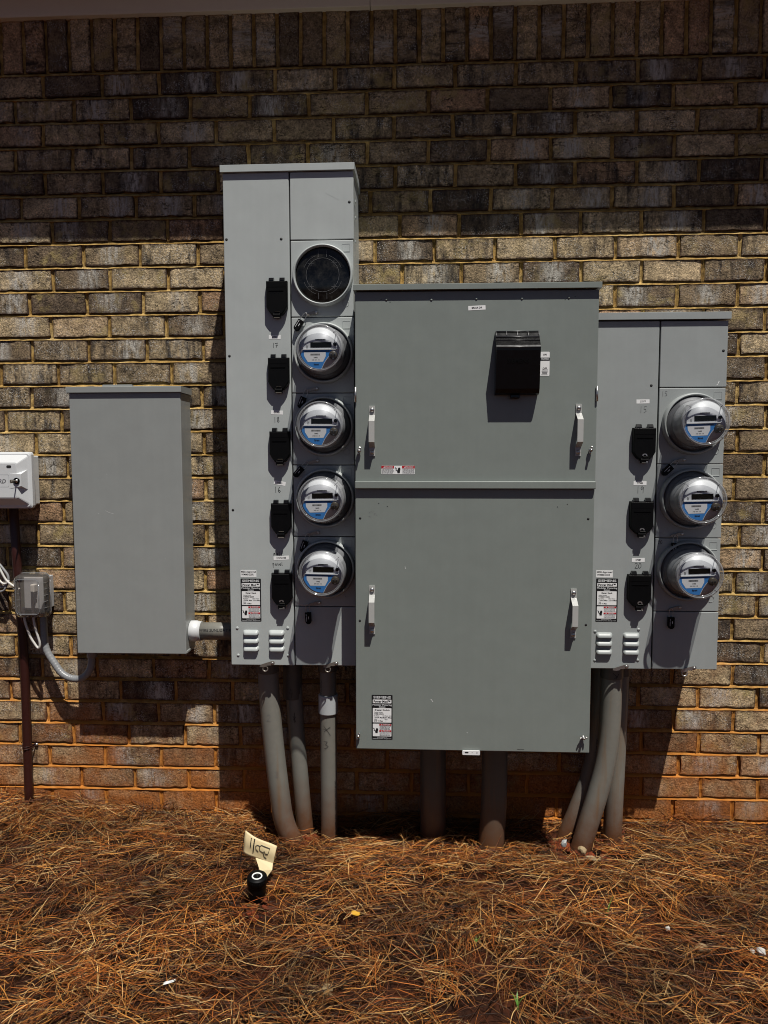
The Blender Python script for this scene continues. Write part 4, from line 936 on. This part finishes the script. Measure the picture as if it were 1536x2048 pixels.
c3 = conduit('conduit', 'straight upright grey conduit with a pale coupling, rightmost of three under the left cabinet', [(-.3075, -.150, .640), (-.3075, -.150, .45), (-.3075, -.150, .2), (-.3075, -.150, -.08)], .0280, 'conduit',
             [('coupling', (-.3075, -.150, .4460), (-.3075, -.150, .5100), .0330, 'coupling'), ('connector', (-.3075, -.150, .592), (-.3075, -.150, .6255), .0335, 'conduit_dk')])
mb = MB()
for ch, x, z, s in (('X', -.309, .395, .034), ('3', -.312, .345, .026)): mb.strokes([[(x+(px-.5)*s*.75, z+(pz-.5)*s) for px, pz in ln] for ln in DG[ch]], .0013, -.150-.0285)
mb.build('handwriting', 'ink', c3)
mb = MB(); pipe_text(mb, 'RIGID NONMETALLIC CONDUIT SCHEDULE 40 PVC', .0085, (-.3075, -.150, .02), (-.3075, -.150, .46), .0280, .95); pipe_text(mb, 'CONDUIT', .0105, (-.3075, -.150, .515), (-.3075, -.150, .6), .0280, -.85); mb.build('lettering', 'ink', c3)
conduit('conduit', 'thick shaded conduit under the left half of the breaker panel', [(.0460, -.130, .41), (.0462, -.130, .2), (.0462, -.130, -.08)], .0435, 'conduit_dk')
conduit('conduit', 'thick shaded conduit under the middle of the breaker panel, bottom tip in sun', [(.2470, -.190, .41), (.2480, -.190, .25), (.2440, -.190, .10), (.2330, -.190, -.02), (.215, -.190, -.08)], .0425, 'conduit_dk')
r1 = conduit('conduit', 'thick bent grey conduit sweeping left under the right cabinet', [(.6290, -.170, .640), (.6290, -.170, .50), (.6250, -.170, .39), (.6120, -.170, .285), (.5880, -.170, .180), (.5600, -.170, .080), (.5330, -.170, -.02), (.515, -.170, -.08)], .0335, 'conduit',
             [('connector', (.6290, -.170, .585), (.6290, -.170, .6255), .0375, 'conduit_dk')])
mb = MB(); mb.strokes([[(.6240, .608), (.6380, .596), (.6280, .592)], [(.6420, .606), (.6330, .590)]], .0016, -.170-.0379); mb.build('handwriting', 'ink', r1)
conduit('conduit', 'straight grey conduit standing behind the bent one under the right cabinet', [(.6740, -.105, .640), (.6690, -.105, .4), (.6620, -.105, .15), (.6560, -.105, -.08)], .0310, 'conduit', [('connector', (.6745, -.105, .575), (.6740, -.105, .6255), .0345, 'conduit_dk')])
r3 = conduit('conduit', 'mostly hidden conduit curving left behind the bent one under the right cabinet', [(.6150, -.080, .640), (.6130, -.080, .45), (.6050, -.080, .33), (.5790, -.080, .20), (.5380, -.080, .08), (.5080, -.080, .0), (.490, -.080, -.06)], .0285, 'conduit')
mb = MB(); pipe_text(mb, 'Allied Tube & Conduit', .0115, (.6065, -.081, .245), (.6140, -.081, .47), .0290, -.30); mb.build('lettering', 'ink', r3)

# ------------------------------------------------------------------ far left fittings
WB = thing('telecom_box', 'white plastic utility box with a key lock cut off by the left edge', 'utility box', (-1.42, -0.05, 1.137))
mb = MB(); mb.box(-1.70, -1.3535, -0.082, -0.004, 1.1430, 1.3150, .004); mb.build('box_base', 'whitebox', WB)
x0, x1, z0, z1 = -1.70, -1.3345, 1.1335, 1.3280; lay = [(0, -.074, .004), (0, -.090, .0), (.0065, -.0945, .0), (.010, -.0945, .0), (.036, -.1195, .0), (.040, -.1205, .0)]
mb = MB(); vs = []; n = 0
for ins, y, _ in lay:
    p = rrect(x0+ins, x1-ins, z0+ins, z1-ins, max(.010-ins*.1, .004), 3); n = len(p); vs += [(a, y, b) for a, b in p]
fs = [(k*n+i, k*n+(i+1) % n, (k+1)*n+(i+1) % n, (k+1)*n+i) for k in range(len(lay)-1) for i in range(n)]+[tuple((len(lay)-1)*n+i for i in range(n))]
mb.add(vs, fs); cv = mb.build('cover', 'whitebox', WB)
mb = MB(); mb.add([(-1.4010, -.1206, 1.2560), (-1.3430, -.1115, 1.2680), (-1.3460, -.0950, 1.2680), (-1.3560, -.1225, 1.2520), (-1.3560, -.1225, 1.2120), (-1.3460, -.0950, 1.1980), (-1.4010, -.1206, 1.2020)], [(0, 3, 2), (3, 4, 5, 2), (0, 6, 4, 3), (6, 5, 4)]); mb.build('lock_boss', 'whitebox', cv)
mb = MB(); mb.lathe([(.0112, .002), (.0112, -.004), (.0092, -.005), (.0090, -.003), (0, -.0026)], (-1.3715, -.1210, 1.2290), 28); mb.build('lock_ring', 'blackgloss', cv)
mb = MB(); mb.lathe([(.0062, -.002), (.0060, -.005), (0, -.0054)], (-1.3715, -.1210, 1.2290), 20); mb.build('lock_core', 'steel', cv)
mb = MB(); mb.tube([(-1.3715, -.125, 1.2300), (-1.3715, -.150, 1.2290), (-1.3715, -.158, 1.2285)], .0022, 8); mb.add([(-1.3715, -.140, 1.2225), (-1.3715, -.165, 1.2225), (-1.3715, -.165, 1.2345), (-1.3715, -.140, 1.2345)], [(0, 1, 2, 3)]); mb.build('key', 'steeldull', cv)
mb = MB(); mb.prism(rrect(-1.4065, -1.3895, 1.2735, 1.2825, .0042), -.1211, -.119); mb.build('slot', 'gap', cv)
mb = MB(); mb.strokes([[(-1.60, 1.2505), (-1.4030, 1.2505), (-1.4000, 1.2475)], [(-1.4000, 1.2475), (-1.4000, 1.2120), (-1.4030, 1.2090), (-1.60, 1.2090)]], .0010, -.1208); mb.build('label_recess', 'greybox', cv)
mb = MB(); text(mb, 'RD', .0195, -1.4240, 1.2275, -.1209, .02, .25); mb.build('lettering', 'greyink', cv)
mb = MB(); mb.prism([(-1.3580, 1.1560), (-1.3545, 1.1560), (-1.3535, 1.1790), (-1.3580, 1.1790)], -.086, -.0815); mb.build('latch_tongue', 'whitebox', WB)

OU = thing('outlet_box', 'outdoor outlet with a clear bubble cover and grey box, white cord plugged in', 'outlet', (-1.34, -0.05, 0.76))
mb = MB(); mb.box(-1.4030, -1.3165, -.049, -.002, .7740, .8880, .002); mb.build('back_box', 'greybox', OU)
mb = MB(); mb.box(-1.4120, -1.3080, -.0545, -.0495, .7620, .8980, .002); mb.build('gasket_plate', 'conduit_dk', OU)
mb = MB(); mb.box(-1.3950, -1.3250, -.062, -.0550, .7720, .8880, .003); op = mb.build('receptacle', 'housing', OU)
mb = MB()
for z in (.805, .855):
    for x in (-1.366, -1.350): mb.box(x-.0015, x+.0015, -.0628, -.0615, z-.006, z+.006)
    mb.lathe([(.0026, -.0623), (0, -.0628)], (-1.358, 0, z-.012), 10)
mb.build('slot', 'gap', op)
lay = [(0.002, -.0550), (0.0, -.068), (.004, -.094), (.012, -.106), (.020, -.108), (.022, -.1065)]; x0, x1, z0, z1 = -1.4160, -1.3000, .7480, .9040
mb = MB(); vs = []
for ins, y in lay:
    p = rrect(x0+ins, x1-ins, z0+ins, z1-ins, .022-ins*.5, 6); n = len(p); vs += [(a, y, b) for a, b in p]
fs = [(k*n+i, k*n+(i+1) % n, (k+1)*n+(i+1) % n, (k+1)*n+i) for k in range(len(lay)-1) for i in range(n)]+[tuple((len(lay)-1)*n+i for i in range(n))]
mb.add(vs, fs, False)
mb.build('bubble_cover', 'smoky', OU)
mb = MB()
for q in range(5): z = .785+q*.022; mb.box(x0+.001, x0+.004, -.098, -.060, z, z+.0022, .0005, 1); mb.box(x1-.004, x1-.001, -.098, -.060, z, z+.0022, .0005, 1)
mb.tube(spline([(p[0], -.1085, p[1]) for p in rrect(x0+.017, x1-.017, z0+.017, z1-.017, .012, 4)+[rrect(x0+.017, x1-.017, z0+.017, z1-.017, .012, 4)[0]]], 2), .0016, 6)
mb.tube(spline([(p[0], -.0570, p[1]) for p in rrect(x0+.001, x1-.001, z0+.001, z1-.001, .020, 4)+[rrect(x0+.001, x1-.001, z0+.001, z1-.001, .020, 4)[0]]], 2), .0018, 6)
mb.build('cover_rib', 'domerim', OU)
CD = thing('power_cord', 'white cord looping down below the clear outlet cover', 'cord', (-1.34, -.09, .70))
mb = MB(); mb.tube(spline([(-1.3520, -.072, .846), (-1.3515, -.084, .830), (-1.3515, -.086, .800), (-1.3520, -.084, .749), (-1.3480, -.082, .715), (-1.3400, -.080, .680), (-1.3350, -.079, .658), (-1.3370, -.078, .643), (-1.3440, -.077, .640), (-1.3560, -.076, .655), (-1.3690, -.076, .677), (-1.3800, -.077, .710), (-1.3860, -.078, .735), (-1.3890, -.079, .760), (-1.388, -.080, .785)], 8), .0042, 10); mb.build('cable', 'cord', CD)
mb = MB(); mb.box(-1.3600, -1.3440, -.086, -.0630, .838, .866, .003); mb.tube([(-1.352, -.083, .842), (-1.352, -.086, .812)], [.006, .0045], 10); mb.build('plug', 'cord', CD)
single(MB().tube(spline([(-1.510, -.045, .960), (-1.485, -.048, .912), (-1.465, -.050, .877), (-1.443, -.054, .860), (-1.420, -.060, .850), (-1.408, -.064, .845)], 8), .0040, 10), 'cable', 'cord', 'white cable running down to the left side of the clear outlet cover', 'cable', (-1.43, -.06, .9))
single(MB().tube(spline([(-1.510, -.045, .900), (-1.487, -.048, .871), (-1.472, -.050, .862), (-1.460, -.050, .866), (-1.455, -.048, .874)], 8), .0038, 10), 'cable', 'cord', 'short white cable curling up at the left edge', 'cable', (-1.44, -.055, .865))
single(MB().tube(spline([(-1.515, -.042, .832), (-1.488, -.045, .834), (-1.474, -.047, .840), (-1.466, -.046, .858)], 8), .0036, 10), 'cable', 'greycable', 'grey cable loop at the left edge beside the maroon pipe', 'cable', (-1.44, -.045, .84))
single(MB().tube(spline([(-1.510, -.032, .945), (-1.480, -.036, .912), (-1.463, -.038, .885), (-1.470, -.040, .855), (-1.510, -.040, .846)], 8), .0045, 10), 'cable', 'greycable', 'thicker grey cable bending at the left edge above the grey loop', 'cable', (-1.44, -.04, .9))
FX = thing('flexible_conduit', 'ribbed grey flexible conduit curving from the outlet box up under the plain cabinet', 'conduit', (-1.24, -.05, .52))
pth = spline([(-1.345, -.026, .785), (-1.343, -.032, .700), (-1.334, -.040, .630), (-1.298, -.050, .575), (-1.262, -.058, .537), (-1.215, -.060, .524), (-1.180, -.062, .541), (-1.160, -.064, .578), (-1.155, -.066, .642)], 16)
mb = MB(); mb.tube(pth, [.0122+.0004*(1 if k % 3 else -1) for k in range(len(pth))], 16); mb.build('hose', 'flex', FX)
mb = MB(); mb.tube([(-1.155, -.066, .606), (-1.155, -.066, .637)], .0175, 12); mb.build('fitting', 'flex', FX)
RP = thing('maroon_pipe', 'thin maroon painted pipe running down the wall under the white box', 'pipe', (-1.425, -.03, 0))
mb = MB(); mb.tube([(-1.4330, -.040, 1.16), (-1.4320, -.034, .95), (-1.4230, -.026, .60), (-1.4240, -.024, .35), (-1.4260, -.024, .10), (-1.4265, -.024, -.05)], .0155, 18); mb.build('pipe', 'redpipe', RP)
mb = MB(); pr = [(-1.4550, -.003), (-1.4440, -.003), (-1.4415, -.022), (-1.4370, -.036), (-1.4250, -.0425), (-1.4130, -.036), (-1.4085, -.022), (-1.4060, -.003), (-1.3950, -.003)]
for (ax, ay), (bx, by) in zip(pr[:-1], pr[1:]): mb.add([(ax, ay, .253), (bx, by, .253), (bx, by, .268), (ax, ay, .268)], [(0, 1, 2, 3)])
mb.tube([(p[0], p[1]-.0008, .2565) for p in pr], .0012, 6); mb.tube([(p[0], p[1]-.0008, .2645) for p in pr], .0012, 6)
st = mb.build('pipe_strap', 'redpipe', RP)
for x in (-1.4500, -1.4000):
    mb = MB(); mb.lathe([(.0050, -.003), (.0045, -.0075), (0, -.0090)], (x, 0, .2610), 14); mb.build('screw', 'steel', st)

# ------------------------------------------------------------------ flag and sprinkler
FL = thing('marker_flag', 'crumpled cream marker flag on a thin wire in the pine straw', 'marker flag', (-.54, -.42, 0))
mb = MB(); mb.tube(spline([(-.5480, -.470, -.02), (-.5440, -.455, .06), (-.5320, -.442, .150), (-.5265, -.438, .182)], 6), .0011, 6); mb.build('wire', 'ink', FL)
def P_at(x, y, Y):
    v = _f+_r*((x-768)/1480)+_d*((y-1024)/1480); t = (Y-CAM.y)/v.y; return CAM+v*t
A = Vector((-.5270, -.438, .1800)); Bv = Vector((-.4280, -.455, .1400)); Cv = Vector((-.4400, -.478, .0880)); D = Vector((-.5310, -.452, .1150))
nu, nv = 14, 10; vs = []; fs = []
def flag_pt(u, v):
    p = A*(1-u)*(1-v)+Bv*u*(1-v)+Cv*u*v+D*(1-u)*v
    return p+Vector((0, -.004*math.sin(u*5.5+v*1.2)-.003*math.sin(v*5)+.010*max(0, u+v-1.25), -.006*u*u*v-.004*math.sin(u*3.1)*(1-v)))
for b in range(nv+1):
    for a in range(nu+1): vs.append(flag_pt(a/nu, b/nv))
fs = [(b*(nu+1)+a, (b+1)*(nu+1)+a, (b+1)*(nu+1)+a+1, b*(nu+1)+a+1) for b in range(nv) for a in range(nu)]
mb = MB(); mb.add(vs, fs, True); cl = mb.build('cloth', 'flag', FL); sm = cl.modifiers.new('thick', 'SOLIDIFY'); sm.thickness = .0004
tip = [Vector((-.4440, -.452, .0760)), Vector((-.4950, -.470, .0790)), Vector((-.4690, -.492, .0440)), Vector((-.4480, -.474, .0560))]
mb = MB(); mb.add([p for p in [flag_pt(.42, .97), flag_pt(.99, .80)+Vector((0, -.001, 0)), Vector((-.4370, -.4840, .0830)), Vector((-.4560, -.4940, .0600)), Vector((-.4740, -.4850, .0800))]], [(0, 4, 2, 1), (4, 3, 2)]); fo = mb.build('folded_corner', 'flag', FL); q_ = fo.modifiers.new('thick', 'SOLIDIFY'); q_.thickness = .0004
def on_flag(lines, wd, name):
    mb = MB()
    for ln in lines:
        mb.tube([flag_pt(u, v)+Vector((0, -.0012, .0004)) for u, v in ln], wd, 5, False)
    return mb.build(name, 'ink', FL)
on_flag([[(.80, .22), (.80, .40), (.78, .52), (.70, .55), (.66, .45), (.62, .55), (.52, .50), (.50, .36), (.54, .22)], [(.82, .22), (.54, .22)], [(.52, .30), (.44, .28), (.38, .36), (.40, .52), (.48, .60)], [(.64, .56), (.68, .74), (.76, .78)]], .0009, 'monogram')
on_flag([[(.32, .08+k*.085), (.32, .08+k*.085+.06)] for k in range(8)], .0019, 'printed_line'); on_flag([[(.22, .12+k*.075), (.22, .12+k*.075+.05)] for k in range(6)], .0015, 'printed_line')

SP = thing('sprinkler_head', 'black pop-up sprinkler head with a white ring on top', 'sprinkler', (-.474, -.535, 0))
tm = Matrix.Rotation(math.radians(7), 3, 'X') @ Matrix.Rotation(math.radians(3), 3, 'Y')
cc = (-.4735, -.532, 0.026)
mb = MB(); mb.lathez([(.0205, -.06), (.0215, .0), (.0255, .018), (.0265, .045), (.0265, .0455), (.0282, .0475), (.0286, .0480), (.0286, .0680), (.0284, .0690), (.0276, .0700), (.0270, .0702), (.0268, .0705), (0, .071)], cc, 36, True, tm); mb.build('cap', 'black', SP)
mb = MB(); mb.lathez([(.0112, .0706), (.0116, .0722), (.0150, .0722), (.0154, .0706)], cc, 36, True, tm); mb.build('white_ring', 'whitering', SP)
mb = MB(); mb.lathez([(.0060, .0710), (.0056, .0728), (.0022, .0732), (.0018, .0722), (0, .0722)], cc, 20, True, tm); mb.build('nozzle', 'blackgloss', SP)
mb = MB()
for k in range(28):
    a = 2*math.pi*k/28; p0 = tm @ Vector((.0282*math.cos(a), .0282*math.sin(a), .052)); p1 = tm @ Vector((.0284*math.cos(a), .0284*math.sin(a), .065)); mb.tube([p0+Vector(cc), p1+Vector(cc)], .0008, 5)
mb.build('grip_ribs', 'black', SP)

# ------------------------------------------------------------------ small things on the ground
def lump(name, mat, label, cat, x, y, z, s, seed, group=None):
    rr = random.Random(seed); bm = bmesh.new(); bmesh.ops.create_icosphere(bm, subdivisions=2, radius=1)
    for v in bm.verts: v.co *= rr.uniform(.78, 1.18); v.co = Vector((v.co.x*s[0], v.co.y*s[1], v.co.z*s[2]))
    mb = MB(); bm.verts.index_update(); mb.add([v.co for v in bm.verts], [[v.index for v in f.verts] for f in bm.faces]); bm.free()
    o = mb.build(name, mat, None, (0, 0, 0)); o.location = (x, y, z); o.rotation_euler = (rr.uniform(-.3, .3), rr.uniform(-.3, .3), rr.uniform(0, 6)); return tag(o, label, cat, group)
lump('stone', 'greystone', 'grey stone against the foot of the bent conduit', 'stone', .476, -.205, .035, (.013, .010, .014), 1)
lump('stone', 'stone', 'cream stone right at the foot of the bent conduit', 'stone', .528, -.235, .030, (.015, .012, .011), 2)
lump('stone', 'stone', 'angular cream stone in the red clay in front of the bent conduit', 'stone', .545, -.285, .030, (.017, .012, .010), 3)
lump('stone', 'stone', 'tiny pale pebble on the red clay right of the cream stones', 'pebble', .572, -.285, .026, (.007, .006, .005), 4)
lump('stone', 'stonewhite', 'small white pebble in the straw in the right foreground', 'pebble', .669, -.64, .036, (.007, .006, .005), 5)
lump('stone', 'stone', 'flat tan stone half under straw in the right foreground', 'stone', .740, -.70, .024, (.024, .014, .009), 6)
lump('stone', 'stone', 'yellowish stone at the bottom of the frame left of centre', 'stone', -.221, -.895, .024, (.022, .016, .012), 7)
lump('stone', 'stonewhite', 'white crumb at the right edge of the straw', 'pebble', .870, -.740, .046, (.012, .010, .010), 8)
lump('stone', 'stonewhite', 'smaller white crumb just left of the one at the right edge', 'pebble', .850, -.735, .044, (.006, .006, .006), 9)
def leaf(name, mat, label, cat, x, y, z, L, W_, ang, tilt):
    vs = []; fs = []; n = 6
    for k in range(n+1):
        t = k/n; w_ = W_*math.sin(math.pi*min(.97, t*.93+.05))**.8; vs += [(t*L-L/2, -w_/2, .003*math.sin(t*4)), (t*L-L/2, 0, -.002), (t*L-L/2, w_/2, .003*math.cos(t*5))]
    for k in range(n):
        for j in range(2): q = k*3+j; fs.append((q, q+3, q+4, q+1))
    mb = MB(); mb.add(vs, fs, False); o = mb.build(name, mat, None, (0, 0, 0)); o.location = (x, y, z); o.rotation_euler = (tilt, .2, ang); q_ = o.modifiers.new('thick', 'SOLIDIFY'); q_.thickness = .0006; return tag(o, label, cat)
leaf('leaf', 'yellow', 'bright yellow leaf scrap in the straw at centre', 'leaf', -.176, -.625, .046, .026, .020, .3, .3)
leaf('paper_scrap', 'whitering', 'thin white scrap in the straw at the lower left', 'scrap', -.601, -.913, .046, .034, .010, .9, .4)
leaf('leaf', 'stone', 'brown dry leaf piece behind the sprinkler head', 'leaf', -.490, -.470, .046, .034, .022, 1.2, .6)
def sprig(label, x, y, hgt, nb, seed):
    rr = random.Random(seed); mb = MB()
    for k in range(nb):
        a = rr.uniform(0, 6.28); L = hgt*rr.uniform(.6, 1); w_ = .0032; vs = []; px = Vector((0, 0, 0))
        for t in range(6):
            q = t/5; p = Vector((math.cos(a)*L*.45*q*q, math.sin(a)*L*.45*q*q, L*q*(1-.25*q))); ww = w_*(1-q*.95)
            vs += [p+Vector((-math.sin(a)*ww, math.cos(a)*ww, 0)), p+Vector((math.sin(a)*ww, -math.cos(a)*ww, 0))]
        mb.add(vs, [(2*t, 2*t+1, 2*t+3, 2*t+2) for t in range(5)], True)
    o = mb.build('grass_sprig', 'grass', None, (0, 0, 0)); o.location = (x, y, .012); return tag(o, label, 'grass sprig', 'green sprigs in the straw')
sprig('tallest green grass sprig standing in the straw right of centre', .520, -.585, .090, 4, 1); sprig('low green sprig in the straw below the panel', .110, -.640, .050, 4, 2)
sprig('short green sprig at the bottom edge right of centre', .230, -.925, .055, 5, 3); sprig('low green sprig near the white pebble', .150, -.700, .045, 3, 4)
# clay clods around the conduit feet
mb = MB(); rr = random.Random(9)
for k in range(620):
    c = rr.choice([(.50, -.20, .085), (.56, -.25, .07), (.46, -.13, .05), (.66, -.12, .05), (.74, -.05, .07), (.95, -.03, .10), (1.1, -.03, .10), (-.40, -.15, .06), (-.36, -.11, .045), (.20, -.20, .05), (-.47, -.58, .05), (.57, -.28, .05)])
    x, y = c[0]+rr.gauss(0, c[2]*.6), min(-.012, c[1]+rr.gauss(0, c[2]*.5)); s = rr.uniform(.003, .015)*(1 if c[0] > -.45 else .6); bm = bmesh.new(); bmesh.ops.create_icosphere(bm, subdivisions=1, radius=s)
    z = float(gz(x, y))+rr.uniform(.0, .016); vv = [(v.co.x*rr.uniform(.7, 1.3)+x, v.co.y*rr.uniform(.7, 1.3)+y, v.co.z*rr.uniform(.6, 1.1)+z) for v in bm.verts]
    bm.verts.index_update(); mb.add(vv, [[v.index for v in f.verts] for f in bm.faces]); bm.free()
tag(mb.build('clay_clods', 'clod'), 'loose red clay crumbs around the feet of the conduits', 'soil', kind='stuff')

# ------------------------------------------------------------------ pine straw
def straw(n_cl, per, xr, yr, seed):
    g = np.random.default_rng(seed)
    cx = g.uniform(*xr, n_cl); cy = g.uniform(*yr, n_cl)
    th = g.uniform(0, np.pi, n_cl); field = 0.9*np.sin(cx*2.3+cy*1.7)+0.7*np.cos(cx*1.1-cy*3.1)
    al = g.random(n_cl) < 0.18; th = np.where(al, field*0.8+g.normal(0, .7, n_cl), th)
    N = n_cl*per; ci = np.repeat(np.arange(n_cl), per)
    x = cx[ci]+g.normal(0, .030, N); y = cy[ci]+g.normal(0, .022, N)
    t = th[ci]+g.normal(0, .48, N)+np.pi*(g.random(N) < .5)
    lift = g.random(n_cl)[ci]
    L = g.uniform(.05, .175, N); w_ = g.uniform(.00060, .00118, N)
    K = 5; s = np.linspace(-.5, .5, K)[None, :]
    curv = g.normal(0, 0.45, N)[:, None]
    ang = t[:, None]+curv*s*1.0
    dx = np.cos(ang); dy = np.sin(ang)
    px = x[:, None]+np.cumsum(dx, 1)*L[:, None]/K-L[:, None]*.5*np.cos(t)[:, None]
    py = y[:, None]+np.cumsum(dy, 1)*L[:, None]/K-L[:, None]*.5*np.sin(t)[:, None]
    tilt = np.where(g.random(N) < .06, g.normal(0, .34, N), g.normal(0, .11, N))
    base = .001+.060*(lift*.60+g.random(N)*.40)**1.2
    pz = gz(px, py)+base[:, None]+tilt[:, None]*s*L[:, None]*1.0+g.normal(0, .0015, (N, K))-np.abs(s)*.004
    # needles that run into the wall are pushed up along it
    over = np.maximum(py+.006, 0); py = np.minimum(py, -.006); pz = pz+over*.45
    pz = np.maximum(pz, gz(px, py)+.0006)
    return px, py, pz, w_, g, N, K
def clear(px, py):
    mx = px.mean(1); my = py.mean(1); k = np.ones(len(mx), bool); g = np.random.default_rng(3)
    for cx_, cy_, rx, ry, p in ((.53, -.21, .11, .075, .80), (.48, -.11, .09, .06, .7), (.68, -.09, .07, .06, .6), (-.39, -.13, .09, .06, .65), (-.475, -.585, .050, .045, .75), (.22, -.21, .07, .05, .5), (.60, -.275, .05, .03, .5), (-.80, -.62, .08, .05, .55), (.62, -.62, .05, .04, .6), (-.02, -.80, .07, .04, .5), (-1.0, -.93, .06, .05, .6), (.15, -.93, .10, .05, .5), (-.62, -.25, .05, .04, .5), (1.0, -.05, .30, .035, .6)):
        k &= ~((((mx-cx_)/rx)**2+((my-cy_)/ry)**2 < 1) & (g.random(len(mx)) < p))
    for cx_, cy_, r_ in ((-.4735, -.532, .030), (.5300, -.170, .034), (.2330, -.190, .042), (-.3075, -.15, .03), (.657, -.105, .03), (-.455, -.15, .034), (.0462, -.13, .042), (-.400, -.085, .03), (.500, -.08, .03)):
        k &= ~(((px-cx_)**2+(py-cy_)**2 < r_*r_).any(1))
    return k
parts = []
for args in ((3200, 14, (-1.75, 1.65), (-1.35, .01), 21), (300, 14, (-1.6, -.45), (-.16, .01), 22), (220, 14, (.72, 1.6), (-.12, .01), 24), (190, 12, (-.35, .55), (-.34, -.10), 23)): parts.append(straw(*args))
PX = np.concatenate([p[0] for p in parts]); PY = np.concatenate([p[1] for p in parts]); PZ = np.concatenate([p[2] for p in parts]); WD = np.concatenate([p[3] for p in parts]); K = 5
k = clear(PX, PY); PX, PY, PZ, WD = PX[k], PY[k], PZ[k], WD[k]; N = len(PX)
pts = np.stack([PX, PY, PZ], -1); tan = np.gradient(pts, axis=1); tan /= np.linalg.norm(tan, axis=2, keepdims=True)+1e-9
side = np.cross(tan, np.array([0, 0, 1.0])); side /= np.linalg.norm(side, axis=2, keepdims=True)+1e-9; up = np.cross(side, tan)
taper = np.array([.55, .95, 1, .9, .35])[None, :, None]; wd = WD[:, None, None]*taper
ringv = np.stack([pts+side*wd, pts-side*wd*.6+up*wd*.9, pts-side*wd*.5-up*wd*.8], 2)            # N,K,3,3
V = ringv.reshape(-1, 3)
idx = np.arange(N)[:, None, None, None]*K*3; kk = np.arange(K-1)[None, :, None, None]*3; jj = np.arange(3)[None, None, :, None]; j2 = (jj+1) % 3
F = np.concatenate([idx+kk+jj, idx+kk+j2, idx+kk+3+j2, idx+kk+3+jj], 3).reshape(-1, 4)
me = bpy.data.meshes.new('pine_straw'); me.vertices.add(len(V)); me.vertices.foreach_set('co', V.ravel().astype(np.float32))
me.loops.add(F.size); me.loops.foreach_set('vertex_index', F.ravel().astype(np.int32)); me.polygons.add(len(F))
me.polygons.foreach_set('loop_start', np.arange(0, F.size, 4, dtype=np.int32)); me.update(calc_edges=True); me.validate()
me.polygons.foreach_set('use_smooth', np.ones(len(F), bool))
pal = np.array([(.52, .235, .055), (.36, .112, .020), (.60, .39, .17), (.17, .050, .012), (.070, .026, .010), (.42, .25, .10), (.28, .080, .014), (.030, .015, .008)])
wts = np.array([.16, .17, .08, .17, .17, .07, .08, .10]); g = np.random.default_rng(77)
col = pal[g.choice(len(pal), N, p=wts/wts.sum())]*g.uniform(.75, 1.2, (N, 1))
low = np.clip((PZ.mean(1)-gz(PX.mean(1), PY.mean(1))-.004)/.030, .16, 1)[:, None]                   # shade between needles painted in: lower ones get a darker tint
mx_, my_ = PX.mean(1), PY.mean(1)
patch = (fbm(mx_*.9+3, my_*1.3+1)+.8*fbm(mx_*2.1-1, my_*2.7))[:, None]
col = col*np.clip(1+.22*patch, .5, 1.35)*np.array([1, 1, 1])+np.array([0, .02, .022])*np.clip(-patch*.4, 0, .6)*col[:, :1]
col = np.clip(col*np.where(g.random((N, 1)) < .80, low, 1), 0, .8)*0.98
ca = me.color_attributes.new('tint', 'FLOAT_COLOR', 'POINT')
buf = np.ones((N, K*3, 4), np.float32); buf[:, :, :3] = col[:, None, :]; ca.data.foreach_set('color', buf.ravel())
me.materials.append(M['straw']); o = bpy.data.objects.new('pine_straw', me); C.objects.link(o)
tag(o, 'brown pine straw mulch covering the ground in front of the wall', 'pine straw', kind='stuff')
for o in bpy.data.objects:
    if '_paint' in o: del o['_paint']
